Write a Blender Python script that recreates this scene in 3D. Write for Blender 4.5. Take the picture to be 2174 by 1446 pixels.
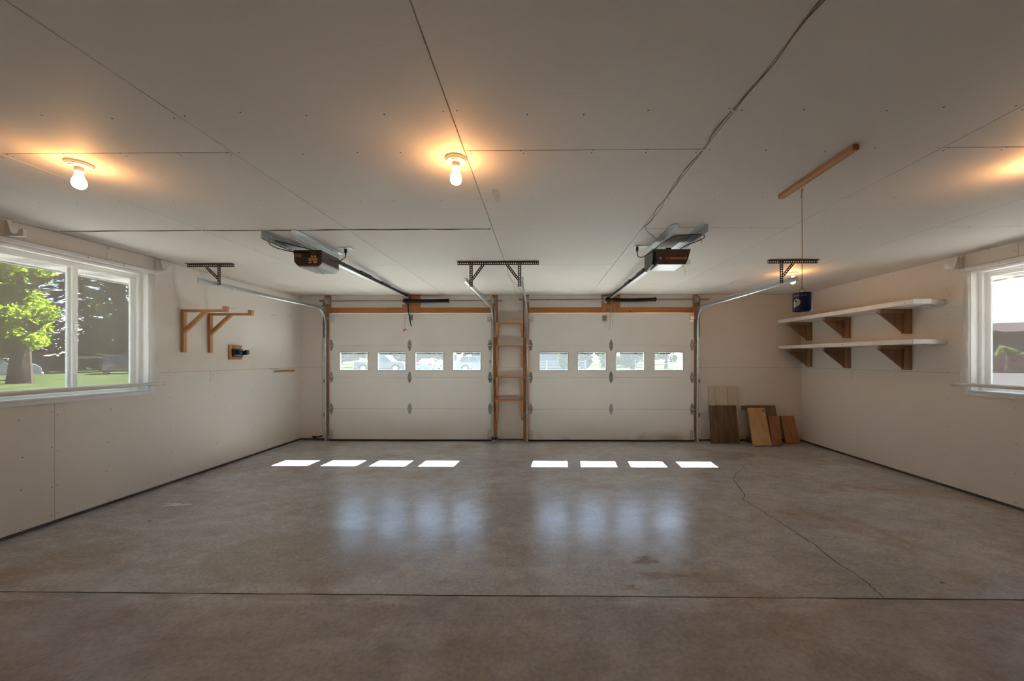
import bpy, math, random
from mathutils import Vector, Matrix
random.seed(7)
scene = bpy.context.scene
C = scene.collection
for o in list(bpy.data.objects):
    bpy.data.objects.remove(o)

# ------------------------------------------------------------------ camera, world, sun, exposure
W_PX, F_PX = 2174.0, 826.0
YAW = 0.0129
CAM_H = 1.379
cam_d = bpy.data.cameras.new('camera')
cam = bpy.data.objects.new('camera', cam_d); C.objects.link(cam)
cam.location = (0, 0, CAM_H)
cam.rotation_euler = (math.pi / 2, 0, YAW)
cam_d.sensor_fit = 'HORIZONTAL'; cam_d.sensor_width = 36.0
cam_d.lens = 36.0 * F_PX / W_PX
cam_d.shift_x = -(1135.3 - 1087.0) / W_PX
cam_d.shift_y = (760.5 - 723.0) / W_PX
cam_d.clip_start = 0.02; cam_d.clip_end = 500
scene.camera = cam

world = bpy.data.worlds.new('world'); scene.world = world; world.use_nodes = True
wn = world.node_tree; wn.nodes.clear()
w_out = wn.nodes.new('ShaderNodeOutputWorld')
w_bg = wn.nodes.new('ShaderNodeBackground')
w_sky = wn.nodes.new('ShaderNodeTexSky')
w_sky.sky_type = 'NISHITA'; w_sky.sun_disc = False
w_sky.sun_elevation = math.radians(43.3); w_sky.sun_rotation = math.radians(4)
w_sky.altitude = 900; w_sky.air_density = 1.0; w_sky.dust_density = 0.25; w_sky.ozone_density = 1.4
w_co = wn.nodes.new('ShaderNodeTexCoord')
w_map = wn.nodes.new('ShaderNodeMapping'); w_map.inputs['Scale'].default_value = (1.5, 1.5, 9.0)
w_noise = wn.nodes.new('ShaderNodeTexNoise'); w_noise.inputs['Scale'].default_value = 2.2
w_noise.inputs['Detail'].default_value = 7; w_noise.inputs['Roughness'].default_value = 0.62
w_ramp = wn.nodes.new('ShaderNodeValToRGB')
w_ramp.color_ramp.elements[0].position = 0.54; w_ramp.color_ramp.elements[1].position = 0.8
w_mix = wn.nodes.new('ShaderNodeMix'); w_mix.data_type = 'RGBA'
w_mix.inputs[7].default_value = (6.5, 6.8, 7.2, 1)
wn.links.new(w_co.outputs['Generated'], w_map.inputs[0]); wn.links.new(w_map.outputs[0], w_noise.inputs[0])
wn.links.new(w_noise.outputs[0], w_ramp.inputs[0]); wn.links.new(w_ramp.outputs[0], w_mix.inputs[0])
wn.links.new(w_sky.outputs[0], w_mix.inputs[6]); wn.links.new(w_mix.outputs[2], w_bg.inputs[0])
wn.links.new(w_bg.outputs[0], w_out.inputs[0])
SKY_STRENGTH = 0.45
w_bg.inputs[1].default_value = SKY_STRENGTH

SUN_STRENGTH = 74.0
sun_d = bpy.data.lights.new('sun', 'SUN'); sun_d.energy = SUN_STRENGTH; sun_d.angle = math.radians(0.53)
sun_d.color = (1.0, 0.985, 0.965)
sun = bpy.data.objects.new('sun', sun_d); C.objects.link(sun)
sun.rotation_euler = Vector((-0.071, -1.0, -0.945)).to_track_quat('-Z', 'Y').to_euler()
sun.location = (5, 30, 30)

BULB_RADIANCE = 64.0
BULB_COLOR = (1.0, 0.475, 0.16, 1)
scene.view_settings.view_transform = 'Standard'
scene.view_settings.look = 'None'
scene.view_settings.gamma = 1.0
scene.view_settings.use_curve_mapping = False
scene.view_settings.exposure = 0.66
try:
    scene.cycles.diffuse_bounces = 5; scene.cycles.glossy_bounces = 3; scene.cycles.max_bounces = 9
    scene.cycles.transparent_max_bounces = 24
except Exception:
    pass

# ------------------------------------------------------------------ dimensions of the room
XL, XR, YF, YN, ZC = -4.048, 4.342, 6.52, -1.50, 2.44
SEAM_Z = 1.222

# ------------------------------------------------------------------ materials
MAT = {}
def nodes_of(name):
    m = bpy.data.materials.new(name); m.use_nodes = True
    MAT[name] = m
    nt = m.node_tree
    b = nt.nodes['Principled BSDF']
    return m, nt, b
def noise_color(nt, c1, c2, scale=5.0, detail=4, stretch=(1, 1, 1), lo=0.35, hi=0.65, coord='Object', rough=0.55, dist=0.0):
    co = nt.nodes.new('ShaderNodeTexCoord'); mp = nt.nodes.new('ShaderNodeMapping')
    mp.inputs['Scale'].default_value = stretch
    nz = nt.nodes.new('ShaderNodeTexNoise'); nz.inputs['Scale'].default_value = scale
    nz.inputs['Detail'].default_value = detail; nz.inputs['Roughness'].default_value = rough
    nz.inputs['Distortion'].default_value = dist
    rp = nt.nodes.new('ShaderNodeValToRGB')
    rp.color_ramp.elements[0].position = lo; rp.color_ramp.elements[1].position = hi
    rp.color_ramp.elements[0].color = (*c1, 1); rp.color_ramp.elements[1].color = (*c2, 1)
    nt.links.new(co.outputs[coord], mp.inputs[0]); nt.links.new(mp.outputs[0], nz.inputs[0])
    nt.links.new(nz.outputs[0], rp.inputs[0])
    return rp.outputs[0], nz.outputs[0]
def mixc(nt, fac, a, b, mode='MIX'):
    n = nt.nodes.new('ShaderNodeMix'); n.data_type = 'RGBA'; n.blend_type = mode
    for idx, v in ((0, fac), (6, a), (7, b)):
        if isinstance(v, (int, float)): n.inputs[idx].default_value = v
        elif isinstance(v, tuple): n.inputs[idx].default_value = (*v[:3], 1)
        else: nt.links.new(v, n.inputs[idx])
    return n.outputs[2]
def add_bump(nt, b, h, strength=0.2, dist=0.01):
    bp = nt.nodes.new('ShaderNodeBump'); bp.inputs['Strength'].default_value = strength
    bp.inputs['Distance'].default_value = dist
    nt.links.new(h, bp.inputs['Height']); nt.links.new(bp.outputs[0], b.inputs['Normal'])
def plain(name, c, rough=0.5, metal=0.0, var=0.12, scale=12, spec=None, stretch=(1, 1, 1)):
    m, nt, b = nodes_of(name)
    c1 = tuple(x * (1 - var) for x in c); c2 = tuple(min(1, x * (1 + var)) for x in c)
    col, n = noise_color(nt, c1, c2, scale, 4, stretch)
    nt.links.new(col, b.inputs['Base Color'])
    b.inputs['Roughness'].default_value = rough; b.inputs['Metallic'].default_value = metal
    if spec is not None: b.inputs['Specular IOR Level'].default_value = spec
    return m
def wood(name, c1, c2, axis='z', scale=3.0, rough=0.6, knots=True, kc=(0.10, 0.035, 0.012)):
    m, nt, b = nodes_of(name)
    st = {'x': (0.6, 9, 9), 'y': (9, 0.6, 9), 'z': (9, 9, 0.6)}[axis]
    col, n = noise_color(nt, c1, c2, scale, 6, st, 0.3, 0.7, dist=0.6)
    if knots:
        co = nt.nodes.new('ShaderNodeTexCoord'); mp = nt.nodes.new('ShaderNodeMapping')
        mp.inputs['Scale'].default_value = {'x': (.55, 1, 1), 'y': (1, .55, 1), 'z': (1, 1, .55)}[axis]
        vo = nt.nodes.new('ShaderNodeTexVoronoi'); vo.inputs['Scale'].default_value = 7.5
        rp = nt.nodes.new('ShaderNodeValToRGB'); rp.color_ramp.elements[0].position = 0.06; rp.color_ramp.elements[1].position = 0.13
        rp.color_ramp.elements[0].color = (1, 1, 1, 1); rp.color_ramp.elements[1].color = (0, 0, 0, 1)
        nt.links.new(co.outputs['Object'], mp.inputs[0]); nt.links.new(mp.outputs[0], vo.inputs['Vector'])
        nt.links.new(vo.outputs['Distance'], rp.inputs[0])
        col = mixc(nt, rp.outputs[0], col, kc)
    nt.links.new(col, b.inputs['Base Color']); b.inputs['Roughness'].default_value = rough
    add_bump(nt, b, n, 0.15, 0.004)
    return m

def make_drywall(name, base, amp=0.035):
    m, nt, b = nodes_of(name)
    c1 = tuple(x * (1 - amp) for x in base); c2 = tuple(x * (1 + amp) for x in base)
    col, n = noise_color(nt, c1, c2, 0.9, 5, (1, 1, 1), 0.3, 0.7)
    sc, n2 = noise_color(nt, (0.0, 0.0, 0.0), (1, 1, 1), 5.0, 6, (1, 3, 1), 0.66, 0.82)
    col = mixc(nt, sc, col, tuple(x * 0.9 for x in base))
    nt.links.new(col, b.inputs['Base Color']); b.inputs['Roughness'].default_value = 0.62
    b.inputs['Specular IOR Level'].default_value = 0.3
    fz = nt.nodes.new('ShaderNodeTexNoise'); fz.inputs['Scale'].default_value = 130
    co = nt.nodes.new('ShaderNodeTexCoord'); nt.links.new(co.outputs['Object'], fz.inputs[0])
    add_bump(nt, b, fz.outputs[0], 0.05, 0.002)
make_drywall('drywall', (0.735, 0.672, 0.608))
make_drywall('ceiling_board', (0.735, 0.682, 0.622), 0.03)
plain('backing', (0.10, 0.085, 0.07), 0.9)
plain('wall_core', (0.22, 0.19, 0.16), 0.9)
plain('exterior_siding', (0.30, 0.29, 0.27), 0.7)
plain('sill_plate', (0.07, 0.07, 0.075), 0.8, var=0.35, scale=5)

# concrete floor: pale grey slab, trowel swirls, rust-brown stains, worn glossy patches
m, nt, b = nodes_of('concrete')
col, n1 = noise_color(nt, (0.405, 0.395, 0.388), (0.525, 0.52, 0.52), 1.1, 6, (1, 1.4, 1), 0.33, 0.67, dist=0.25)
swirl, n2 = noise_color(nt, (0, 0, 0), (0.8, 0.8, 0.8), 2.6, 8, (1, 2.2, 1), 0.46, 0.78, dist=0.5, rough=0.62)
col = mixc(nt, swirl, col, (0.365, 0.34, 0.32))
rust, n3 = noise_color(nt, (0, 0, 0), (1, 1, 1), 1.35, 6, (1, 1, 1), 0.53, 0.72, dist=0.4)
col = mixc(nt, rust, col, (0.37, 0.28, 0.22))
fine, n4 = noise_color(nt, (0.80, 0.80, 0.80), (1.12, 1.12, 1.12), 42, 6, (1, 1, 1), 0.3, 0.7)
mott, n5 = noise_color(nt, (0.86, 0.85, 0.84), (1.08, 1.08, 1.09), 7.5, 8, (1, 1.3, 1), 0.34, 0.66, rough=0.65)
col = mixc(nt, 1.0, col, mott, 'MULTIPLY')
# old damp-stain with a curved edge in the left car bay
co = nt.nodes.new('ShaderNodeTexCoord'); vm = nt.nodes.new('ShaderNodeVectorMath'); vm.operation = 'DISTANCE'
mpp = nt.nodes.new('ShaderNodeMapping'); mpp.inputs['Scale'].default_value = (0.75, 1.35, 1)
wob = nt.nodes.new('ShaderNodeTexNoise'); wob.inputs['Scale'].default_value = 2.2; wob.inputs['Detail'].default_value = 6
nt.links.new(co.outputs['Object'], wob.inputs[0]); nt.links.new(co.outputs['Object'], mpp.inputs[0])
nt.links.new(mpp.outputs[0], vm.inputs[0]); vm.inputs[1].default_value = (-1.62 * 0.75, 2.72 * 1.35, 0)
ad = nt.nodes.new('ShaderNodeMath'); ad.operation = 'MULTIPLY_ADD'; ad.inputs[1].default_value = 0.5
nt.links.new(wob.outputs[0], ad.inputs[0]); nt.links.new(vm.outputs['Value'], ad.inputs[2])
sr = nt.nodes.new('ShaderNodeMapRange'); sr.inputs['From Min'].default_value = 0.74; sr.inputs['From Max'].default_value = 0.80
sr.inputs['To Min'].default_value = 0.5; sr.inputs['To Max'].default_value = 0.0
nt.links.new(ad.outputs[0], sr.inputs[0]); col = mixc(nt, sr.outputs[0], col, (0.32, 0.27, 0.23))
col = mixc(nt, 1.0, col, fine, 'MULTIPLY')
nt.links.new(col, b.inputs['Base Color'])
rr = nt.nodes.new('ShaderNodeMapRange')
rr.inputs['From Min'].default_value = 0.3; rr.inputs['From Max'].default_value = 0.7
rr.inputs['To Min'].default_value = 0.19; rr.inputs['To Max'].default_value = 0.266
nt.links.new(n2, rr.inputs[0]); nt.links.new(rr.outputs[0], b.inputs['Roughness'])
b.inputs['Specular IOR Level'].default_value = 1.0
add_bump(nt, b, n4, 0.10, 0.004)
m, nt, b = nodes_of('concrete_near')
col, n1 = noise_color(nt, (0.36, 0.325, 0.295), (0.48, 0.45, 0.42), 1.1, 6, (1, 1.4, 1), 0.33, 0.67, dist=0.3)
swirl, n2 = noise_color(nt, (0, 0, 0), (0.8, 0.8, 0.8), 2.4, 8, (1, 1.9, 1), 0.46, 0.78, dist=0.5, rough=0.62)
col = mixc(nt, swirl, col, (0.30, 0.245, 0.205))
rust, n3 = noise_color(nt, (0, 0, 0), (1, 1, 1), 1.1, 6, (1, 1, 1), 0.5, 0.72, dist=0.4)
col = mixc(nt, rust, col, (0.33, 0.225, 0.16))
fine, n4 = noise_color(nt, (0.80, 0.80, 0.80), (1.12, 1.12, 1.12), 42, 6, (1, 1, 1), 0.3, 0.7)
mott, n5 = noise_color(nt, (0.84, 0.83, 0.82), (1.08, 1.08, 1.09), 6.5, 8, (1, 1.2, 1), 0.34, 0.66, rough=0.65)
col = mixc(nt, 1.0, col, mott, 'MULTIPLY')
# pale mineral deposit along the joint
co = nt.nodes.new('ShaderNodeTexCoord'); sp = nt.nodes.new('ShaderNodeSeparateXYZ'); nt.links.new(co.outputs['Object'], sp.inputs[0])
jr = nt.nodes.new('ShaderNodeMapRange'); jr.inputs['From Min'].default_value = 2.08; jr.inputs['From Max'].default_value = 2.22
nt.links.new(sp.outputs[1], jr.inputs[0])
dep, n6 = noise_color(nt, (0, 0, 0), (0.75, 0.75, 0.75), 2.6, 8, (0.6, 2, 1), 0.5, 0.62, rough=0.7)
mu = nt.nodes.new('ShaderNodeMath'); mu.operation = 'MULTIPLY'; nt.links.new(jr.outputs[0], mu.inputs[0]); nt.links.new(dep, mu.inputs[1])
col = mixc(nt, mu.outputs[0], col, (0.60, 0.59, 0.60))
col = mixc(nt, 1.0, col, fine, 'MULTIPLY')
nt.links.new(col, b.inputs['Base Color']); b.inputs['Roughness'].default_value = 0.45
add_bump(nt, b, n4, 0.10, 0.004)
plain('joint_dirt', (0.07, 0.05, 0.035), 0.9, var=0.4, scale=30)
plain('crack_dirt', (0.05, 0.04, 0.033), 0.9)
plain('stain_dark', (0.30, 0.24, 0.20), 0.5, var=0.25, scale=9)
plain('stain_pale', (0.55, 0.54, 0.52), 0.6, var=0.2, scale=9)

wood('pine_x', (0.40, 0.165, 0.055), (0.55, 0.27, 0.105), 'x', 2.6)
wood('pine_y', (0.40, 0.165, 0.055), (0.55, 0.27, 0.105), 'y', 2.6)
wood('pine_z', (0.36, 0.14, 0.045), (0.50, 0.235, 0.09), 'z', 2.6)
wood('fir_z', (0.44, 0.21, 0.085), (0.58, 0.32, 0.15), 'z', 2.6, knots=False)
wood('fir_x', (0.44, 0.21, 0.085), (0.58, 0.32, 0.15), 'x', 2.6, knots=False)
wood('fir_y', (0.44, 0.21, 0.085), (0.58, 0.32, 0.15), 'y', 2.6, knots=False)
wood('plywood_brown', (0.19, 0.105, 0.058), (0.28, 0.165, 0.095), 'z', 2.0, knots=False)
wood('stud_brown', (0.25, 0.135, 0.072), (0.36, 0.21, 0.125), 'z', 2.4)
wood('old_dark_board', (0.085, 0.046, 0.024), (0.185, 0.105, 0.058), 'z', 1.7, knots=False)
wood('grey_board', (0.15, 0.11, 0.072), (0.22, 0.165, 0.11), 'z', 1.6, knots=False)
wood('pale_board', (0.50, 0.29, 0.135), (0.62, 0.39, 0.20), 'z', 1.5)
wood('red_board', (0.24, 0.105, 0.045), (0.34, 0.16, 0.075), 'z', 1.7, knots=False)
wood('orange_board', (0.36, 0.155, 0.055), (0.48, 0.235, 0.10), 'z', 1.6)
wood('beadboard_paint', (0.52, 0.44, 0.32), (0.60, 0.52, 0.40), 'z', 1.4, knots=False)
m, nt, b = nodes_of('osb')
co = nt.nodes.new('ShaderNodeTexCoord'); mp = nt.nodes.new('ShaderNodeMapping'); mp.inputs['Scale'].default_value = (1, 1, 1.6)
vo = nt.nodes.new('ShaderNodeTexVoronoi'); vo.inputs['Scale'].default_value = 46; vo.inputs['Randomness'].default_value = 1
rp = nt.nodes.new('ShaderNodeValToRGB')
rp.color_ramp.elements[0].color = (0.30, 0.125, 0.045, 1); rp.color_ramp.elements[1].color = (0.56, 0.29, 0.12, 1)
nt.links.new(co.outputs['Object'], mp.inputs[0]); nt.links.new(mp.outputs[0], vo.inputs['Vector'])
sx = nt.nodes.new('ShaderNodeSeparateColor'); nt.links.new(vo.outputs['Color'], sx.inputs[0])
nt.links.new(sx.outputs[0], rp.inputs[0]); nt.links.new(rp.outputs[0], b.inputs['Base Color']); b.inputs['Roughness'].default_value = 0.7

# garage door steel: off-white with fine horizontal pressed ribs and road dirt near the floor
def door_mat(name, dirty):
    m, nt, b = nodes_of(name)
    col, n = noise_color(nt, (0.80, 0.77, 0.725), (0.85, 0.82, 0.775), 1.2, 4, (1, 1, 1))
    co = nt.nodes.new('ShaderNodeTexCoord')
    wv = nt.nodes.new('ShaderNodeTexWave'); wv.wave_type = 'BANDS'; wv.bands_direction = 'Z'
    wv.inputs['Scale'].default_value = 14; wv.inputs['Distortion'].default_value = 0.25
    nt.links.new(co.outputs['Object'], wv.inputs[0])
    if dirty:
        sp = nt.nodes.new('ShaderNodeSeparateXYZ'); nt.links.new(co.outputs['Object'], sp.inputs[0])
        mr = nt.nodes.new('ShaderNodeMapRange'); mr.inputs['From Min'].default_value = 0.0; mr.inputs['From Max'].default_value = 0.17
        mr.inputs['To Min'].default_value = 1.0; mr.inputs['To Max'].default_value = 0.0
        nt.links.new(sp.outputs[2], mr.inputs[0])
        nz = nt.nodes.new('ShaderNodeTexNoise'); nz.inputs['Scale'].default_value = 1.6; nz.inputs['Detail'].default_value = 5
        nt.links.new(co.outputs['Object'], nz.inputs[0])
        r2 = nt.nodes.new('ShaderNodeValToRGB'); r2.color_ramp.elements[0].position = 0.46; r2.color_ramp.elements[1].position = 0.62
        nt.links.new(nz.outputs[0], r2.inputs[0])
        mu = nt.nodes.new('ShaderNodeMath'); mu.operation = 'MULTIPLY'
        nt.links.new(mr.outputs[0], mu.inputs[0]); nt.links.new(r2.outputs[0], mu.inputs[1])
        m2 = nt.nodes.new('ShaderNodeMath'); m2.operation = 'MULTIPLY'; m2.inputs[1].default_value = 0.8
        nt.links.new(mu.outputs[0], m2.inputs[0])
        col = mixc(nt, m2.outputs[0], col, (0.20, 0.13, 0.075))
    nt.links.new(col, b.inputs['Base Color']); b.inputs['Roughness'].default_value = 0.45
    add_bump(nt, b, wv.outputs[0], 0.08, 0.002)
door_mat('door_steel', False); door_mat('door_steel_dirty', True)
plain('door_window_frame', (0.66, 0.67, 0.69), 0.4, var=0.03)
plain('rubber', (0.012, 0.012, 0.012), 0.7)
m = plain('galvanized', (0.62, 0.64, 0.65), 0.34, 0.85, 0.12, 25)
m = plain('hinge_steel', (0.40, 0.40, 0.38), 0.42, 0.8, 0.2, 30)
plain('punched_steel', (0.095, 0.082, 0.068), 0.5, 0.6, 0.15, 30)
plain('rail_black', (0.02, 0.019, 0.018), 0.4, 0.3)
plain('spring_black', (0.012, 0.012, 0.013), 0.45, 0.4, 0.3, 60)
plain('shaft_steel', (0.30, 0.29, 0.27), 0.4, 0.8)
plain('black_plastic', (0.012, 0.011, 0.010), 0.38, spec=0.5)
plain('charcoal_plastic', (0.05, 0.045, 0.045), 0.4)
plain('brown_housing', (0.115, 0.088, 0.068), 0.5, var=0.08)
plain('grey_lens', (0.45, 0.46, 0.47), 0.35, var=0.05)
plain('white_lens', (0.85, 0.86, 0.88), 0.3, var=0.03)
plain('label_dark_red', (0.11, 0.02, 0.02), 0.5)
plain('label_red', (0.40, 0.05, 0.03), 0.5)
plain('label_salmon', (0.62, 0.30, 0.20), 0.5)
plain('label_tan', (0.42, 0.27, 0.13), 0.5, var=0.25, scale=90)
plain('label_pale', (0.55, 0.42, 0.30), 0.5)
plain('red_handle', (0.62, 0.03, 0.05), 0.4)
plain('red_string', (0.45, 0.12, 0.08), 0.7)
plain('tan_string', (0.42, 0.27, 0.10), 0.7)
plain('wire_brown', (0.22, 0.13, 0.085), 0.6)
plain('cord_black', (0.012, 0.012, 0.012), 0.45)
plain('ivory_plastic', (0.72, 0.66, 0.52), 0.4, var=0.03)
plain('white_plastic', (0.78, 0.78, 0.77), 0.35, var=0.03)
plain('slot_dark', (0.05, 0.04, 0.03), 0.6)
plain('porcelain', (0.82, 0.79, 0.74), 0.25, var=0.03)
plain('brass', (0.55, 0.42, 0.20), 0.35, 0.8)
plain('white_paint_wood', (0.78, 0.77, 0.76), 0.5, var=0.05, scale=4)
plain('window_vinyl', (0.80, 0.80, 0.79), 0.35, var=0.02)
plain('pvc_pipe', (0.72, 0.67, 0.60), 0.4, var=0.03)
plain('blue_can', (0.008, 0.020, 0.13), 0.32, var=0.1)
plain('can_white', (0.80, 0.80, 0.82), 0.4)
plain('screw_black', (0.03, 0.025, 0.022), 0.6)
plain('shelf_white', (0.74, 0.715, 0.675), 0.5, var=0.05, scale=6)
plain('paper_pale', (0.80, 0.74, 0.62), 0.6, var=0.04)
plain('patch_grey', (0.62, 0.57, 0.51), 0.7, var=0.12, scale=25)

def glass(name, haze=0.03, gloss=0.06, tint=(0.97, 0.985, 0.98)):
    m = bpy.data.materials.new(name); m.use_nodes = True; MAT[name] = m
    nt = m.node_tree; nt.nodes.clear()
    out = nt.nodes.new('ShaderNodeOutputMaterial')
    tr = nt.nodes.new('ShaderNodeBsdfTransparent'); tr.inputs[0].default_value = (*tint, 1)
    df = nt.nodes.new('ShaderNodeBsdfTranslucent'); df.inputs[0].default_value = (0.85, 0.93, 0.95, 1)
    gl = nt.nodes.new('ShaderNodeBsdfGlossy'); gl.inputs['Roughness'].default_value = 0.03
    nz = nt.nodes.new('ShaderNodeTexNoise'); nz.inputs['Scale'].default_value = 9; nz.inputs['Detail'].default_value = 6
    mr = nt.nodes.new('ShaderNodeMapRange'); mr.inputs['To Min'].default_value = haze * 0.6; mr.inputs['To Max'].default_value = haze * 1.4
    nt.links.new(nz.outputs[0], mr.inputs[0])
    m1 = nt.nodes.new('ShaderNodeMixShader'); m2 = nt.nodes.new('ShaderNodeMixShader')
    nt.links.new(mr.outputs[0], m1.inputs[0]); nt.links.new(tr.outputs[0], m1.inputs[1]); nt.links.new(df.outputs[0], m1.inputs[2])
    m2.inputs[0].default_value = gloss
    nt.links.new(m1.outputs[0], m2.inputs[1]); nt.links.new(gl.outputs[0], m2.inputs[2]); nt.links.new(m2.outputs[0], out.inputs[0])
glass('window_glass', 0.002, 0.04)
glass('door_glass', 0.010, 0.03, (0.93, 0.98, 0.98))
glass('bulb_glass', 0.03, 0.2)
# sheer woven screen cloth: open weave that lets most light straight through
m = bpy.data.materials.new('sheer_cloth'); m.use_nodes = True; MAT['sheer_cloth'] = m
nt = m.node_tree; nt.nodes.clear()
out = nt.nodes.new('ShaderNodeOutputMaterial')
tr = nt.nodes.new('ShaderNodeBsdfTransparent')
df = nt.nodes.new('ShaderNodeBsdfDiffuse'); df.inputs[0].default_value = (0.80, 0.76, 0.70, 1)
tl = nt.nodes.new('ShaderNodeBsdfTranslucent'); tl.inputs[0].default_value = (0.80, 0.77, 0.70, 1)
ma = nt.nodes.new('ShaderNodeMixShader'); ma.inputs[0].default_value = 0.02
mb_ = nt.nodes.new('ShaderNodeMixShader')
co = nt.nodes.new('ShaderNodeTexCoord')
wv = nt.nodes.new('ShaderNodeTexWave'); wv.bands_direction = 'Z'; wv.inputs['Scale'].default_value = 38; wv.inputs['Distortion'].default_value = 0.8
nt.links.new(co.outputs['Object'], wv.inputs[0])
mr = nt.nodes.new('ShaderNodeMapRange'); mr.inputs['To Min'].default_value = 0.43; mr.inputs['To Max'].default_value = 0.49
nt.links.new(wv.outputs[0], mr.inputs[0]); nt.links.new(mr.outputs[0], mb_.inputs[0])
nt.links.new(df.outputs[0], ma.inputs[1]); nt.links.new(tl.outputs[0], ma.inputs[2])
nt.links.new(tr.outputs[0], mb_.inputs[1]); nt.links.new(ma.outputs[0], mb_.inputs[2]); nt.links.new(mb_.outputs[0], out.inputs[0])
# lit bulb
m = bpy.data.materials.new('lit_bulb'); m.use_nodes = True; MAT['lit_bulb'] = m
nt = m.node_tree; nt.nodes.clear()
out = nt.nodes.new('ShaderNodeOutputMaterial'); em = nt.nodes.new('ShaderNodeEmission')
em.inputs[0].default_value = BULB_COLOR; em.inputs[1].default_value = BULB_RADIANCE
nt.links.new(em.outputs[0], out.inputs[0])

# outdoors
plain('lawn', (0.023, 0.032, 0.012), 0.9, var=0.35, scale=0.6, spec=0.0)
plain('apron_concrete', (0.55, 0.53, 0.50), 0.9, var=0.08, scale=0.5, spec=0.0)
plain('yard_gravel', (0.20, 0.195, 0.185), 0.9, var=0.08, scale=0.5, spec=0.0)
plain('road_gravel', (0.034, 0.034, 0.034), 0.9, var=0.12, scale=0.7, spec=0.0)
plain('soffit_white', (0.42, 0.42, 0.40), 0.6, var=0.03)
plain('vent_grey', (0.10, 0.10, 0.10), 0.7)
def leaf(name, c, tcol, amount=0.5, var=0.35, scale=0.8):
    m = bpy.data.materials.new(name); m.use_nodes = True; MAT[name] = m
    nt = m.node_tree; nt.nodes.clear()
    out = nt.nodes.new('ShaderNodeOutputMaterial')
    d = nt.nodes.new('ShaderNodeBsdfDiffuse'); t = nt.nodes.new('ShaderNodeBsdfTranslucent'); mx = nt.nodes.new('ShaderNodeMixShader')
    c1, n = noise_color(nt, tuple(x * (1 - var) for x in c), tuple(x * (1 + var) for x in c), scale, 3)
    c2, n = noise_color(nt, tuple(x * (1 - var) for x in tcol), tuple(x * (1 + var) for x in tcol), scale, 3)
    nt.links.new(c1, d.inputs[0]); nt.links.new(c2, t.inputs[0]); mx.inputs[0].default_value = amount
    nt.links.new(d.outputs[0], mx.inputs[1]); nt.links.new(t.outputs[0], mx.inputs[2]); nt.links.new(mx.outputs[0], out.inputs[0])
leaf('maple_leaf', (0.075, 0.115, 0.014), (0.14, 0.20, 0.014), 0.6)
leaf('spruce_needle', (0.020, 0.028, 0.013), (0.014, 0.020, 0.006), 0.25, 0.6, 1.5)
leaf('pale_shrub_leaf', (0.05, 0.062, 0.028), (0.055, 0.070, 0.022), 0.45)
leaf('shrub_leaf', (0.022, 0.036, 0.009), (0.036, 0.055, 0.009), 0.5)
leaf('far_leaf', (0.014, 0.026, 0.012), (0.018, 0.032, 0.012), 0.4)
plain('bark', (0.035, 0.028, 0.022), 0.9, spec=0.0, var=0.3)
plain('birch_bark', (0.45, 0.42, 0.38), 0.8, var=0.35, scale=4)
plain('car_white', (0.25, 0.25, 0.26), 0.3, var=0.02)
plain('car_silver', (0.14, 0.16, 0.18), 0.3, 0.2, 0.02)
plain('car_grey', (0.08, 0.085, 0.09), 0.3, 0.2, 0.02)
plain('car_maroon', (0.10, 0.02, 0.02), 0.3, var=0.03)
plain('car_dark', (0.02, 0.02, 0.022), 0.3, var=0.03)
plain('car_window', (0.02, 0.028, 0.034), 0.08, var=0.05)
plain('tire', (0.012, 0.012, 0.012), 0.8)
plain('chrome', (0.5, 0.5, 0.5), 0.4, 1.0)
plain('tail_light', (0.30, 0.015, 0.012), 0.3)
plain('brown_siding', (0.075, 0.066, 0.064), 0.8, spec=0.0, var=0.08)
plain('blue_siding', (0.06, 0.07, 0.09), 0.8, spec=0.0, var=0.06)
plain('roof_shingle', (0.032, 0.027, 0.028), 0.9, spec=0.0, var=0.15, scale=3)
plain('eave_green', (0.06, 0.068, 0.056), 0.7, spec=0.0, var=0.04)
plain('fence_red', (0.105, 0.060, 0.050), 0.85, spec=0.0, var=0.15, scale=2)
plain('fence_grey', (0.25, 0.25, 0.25), 0.8, spec=0.0)
plain('mailbox_white', (0.5, 0.5, 0.5), 0.5)

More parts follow.
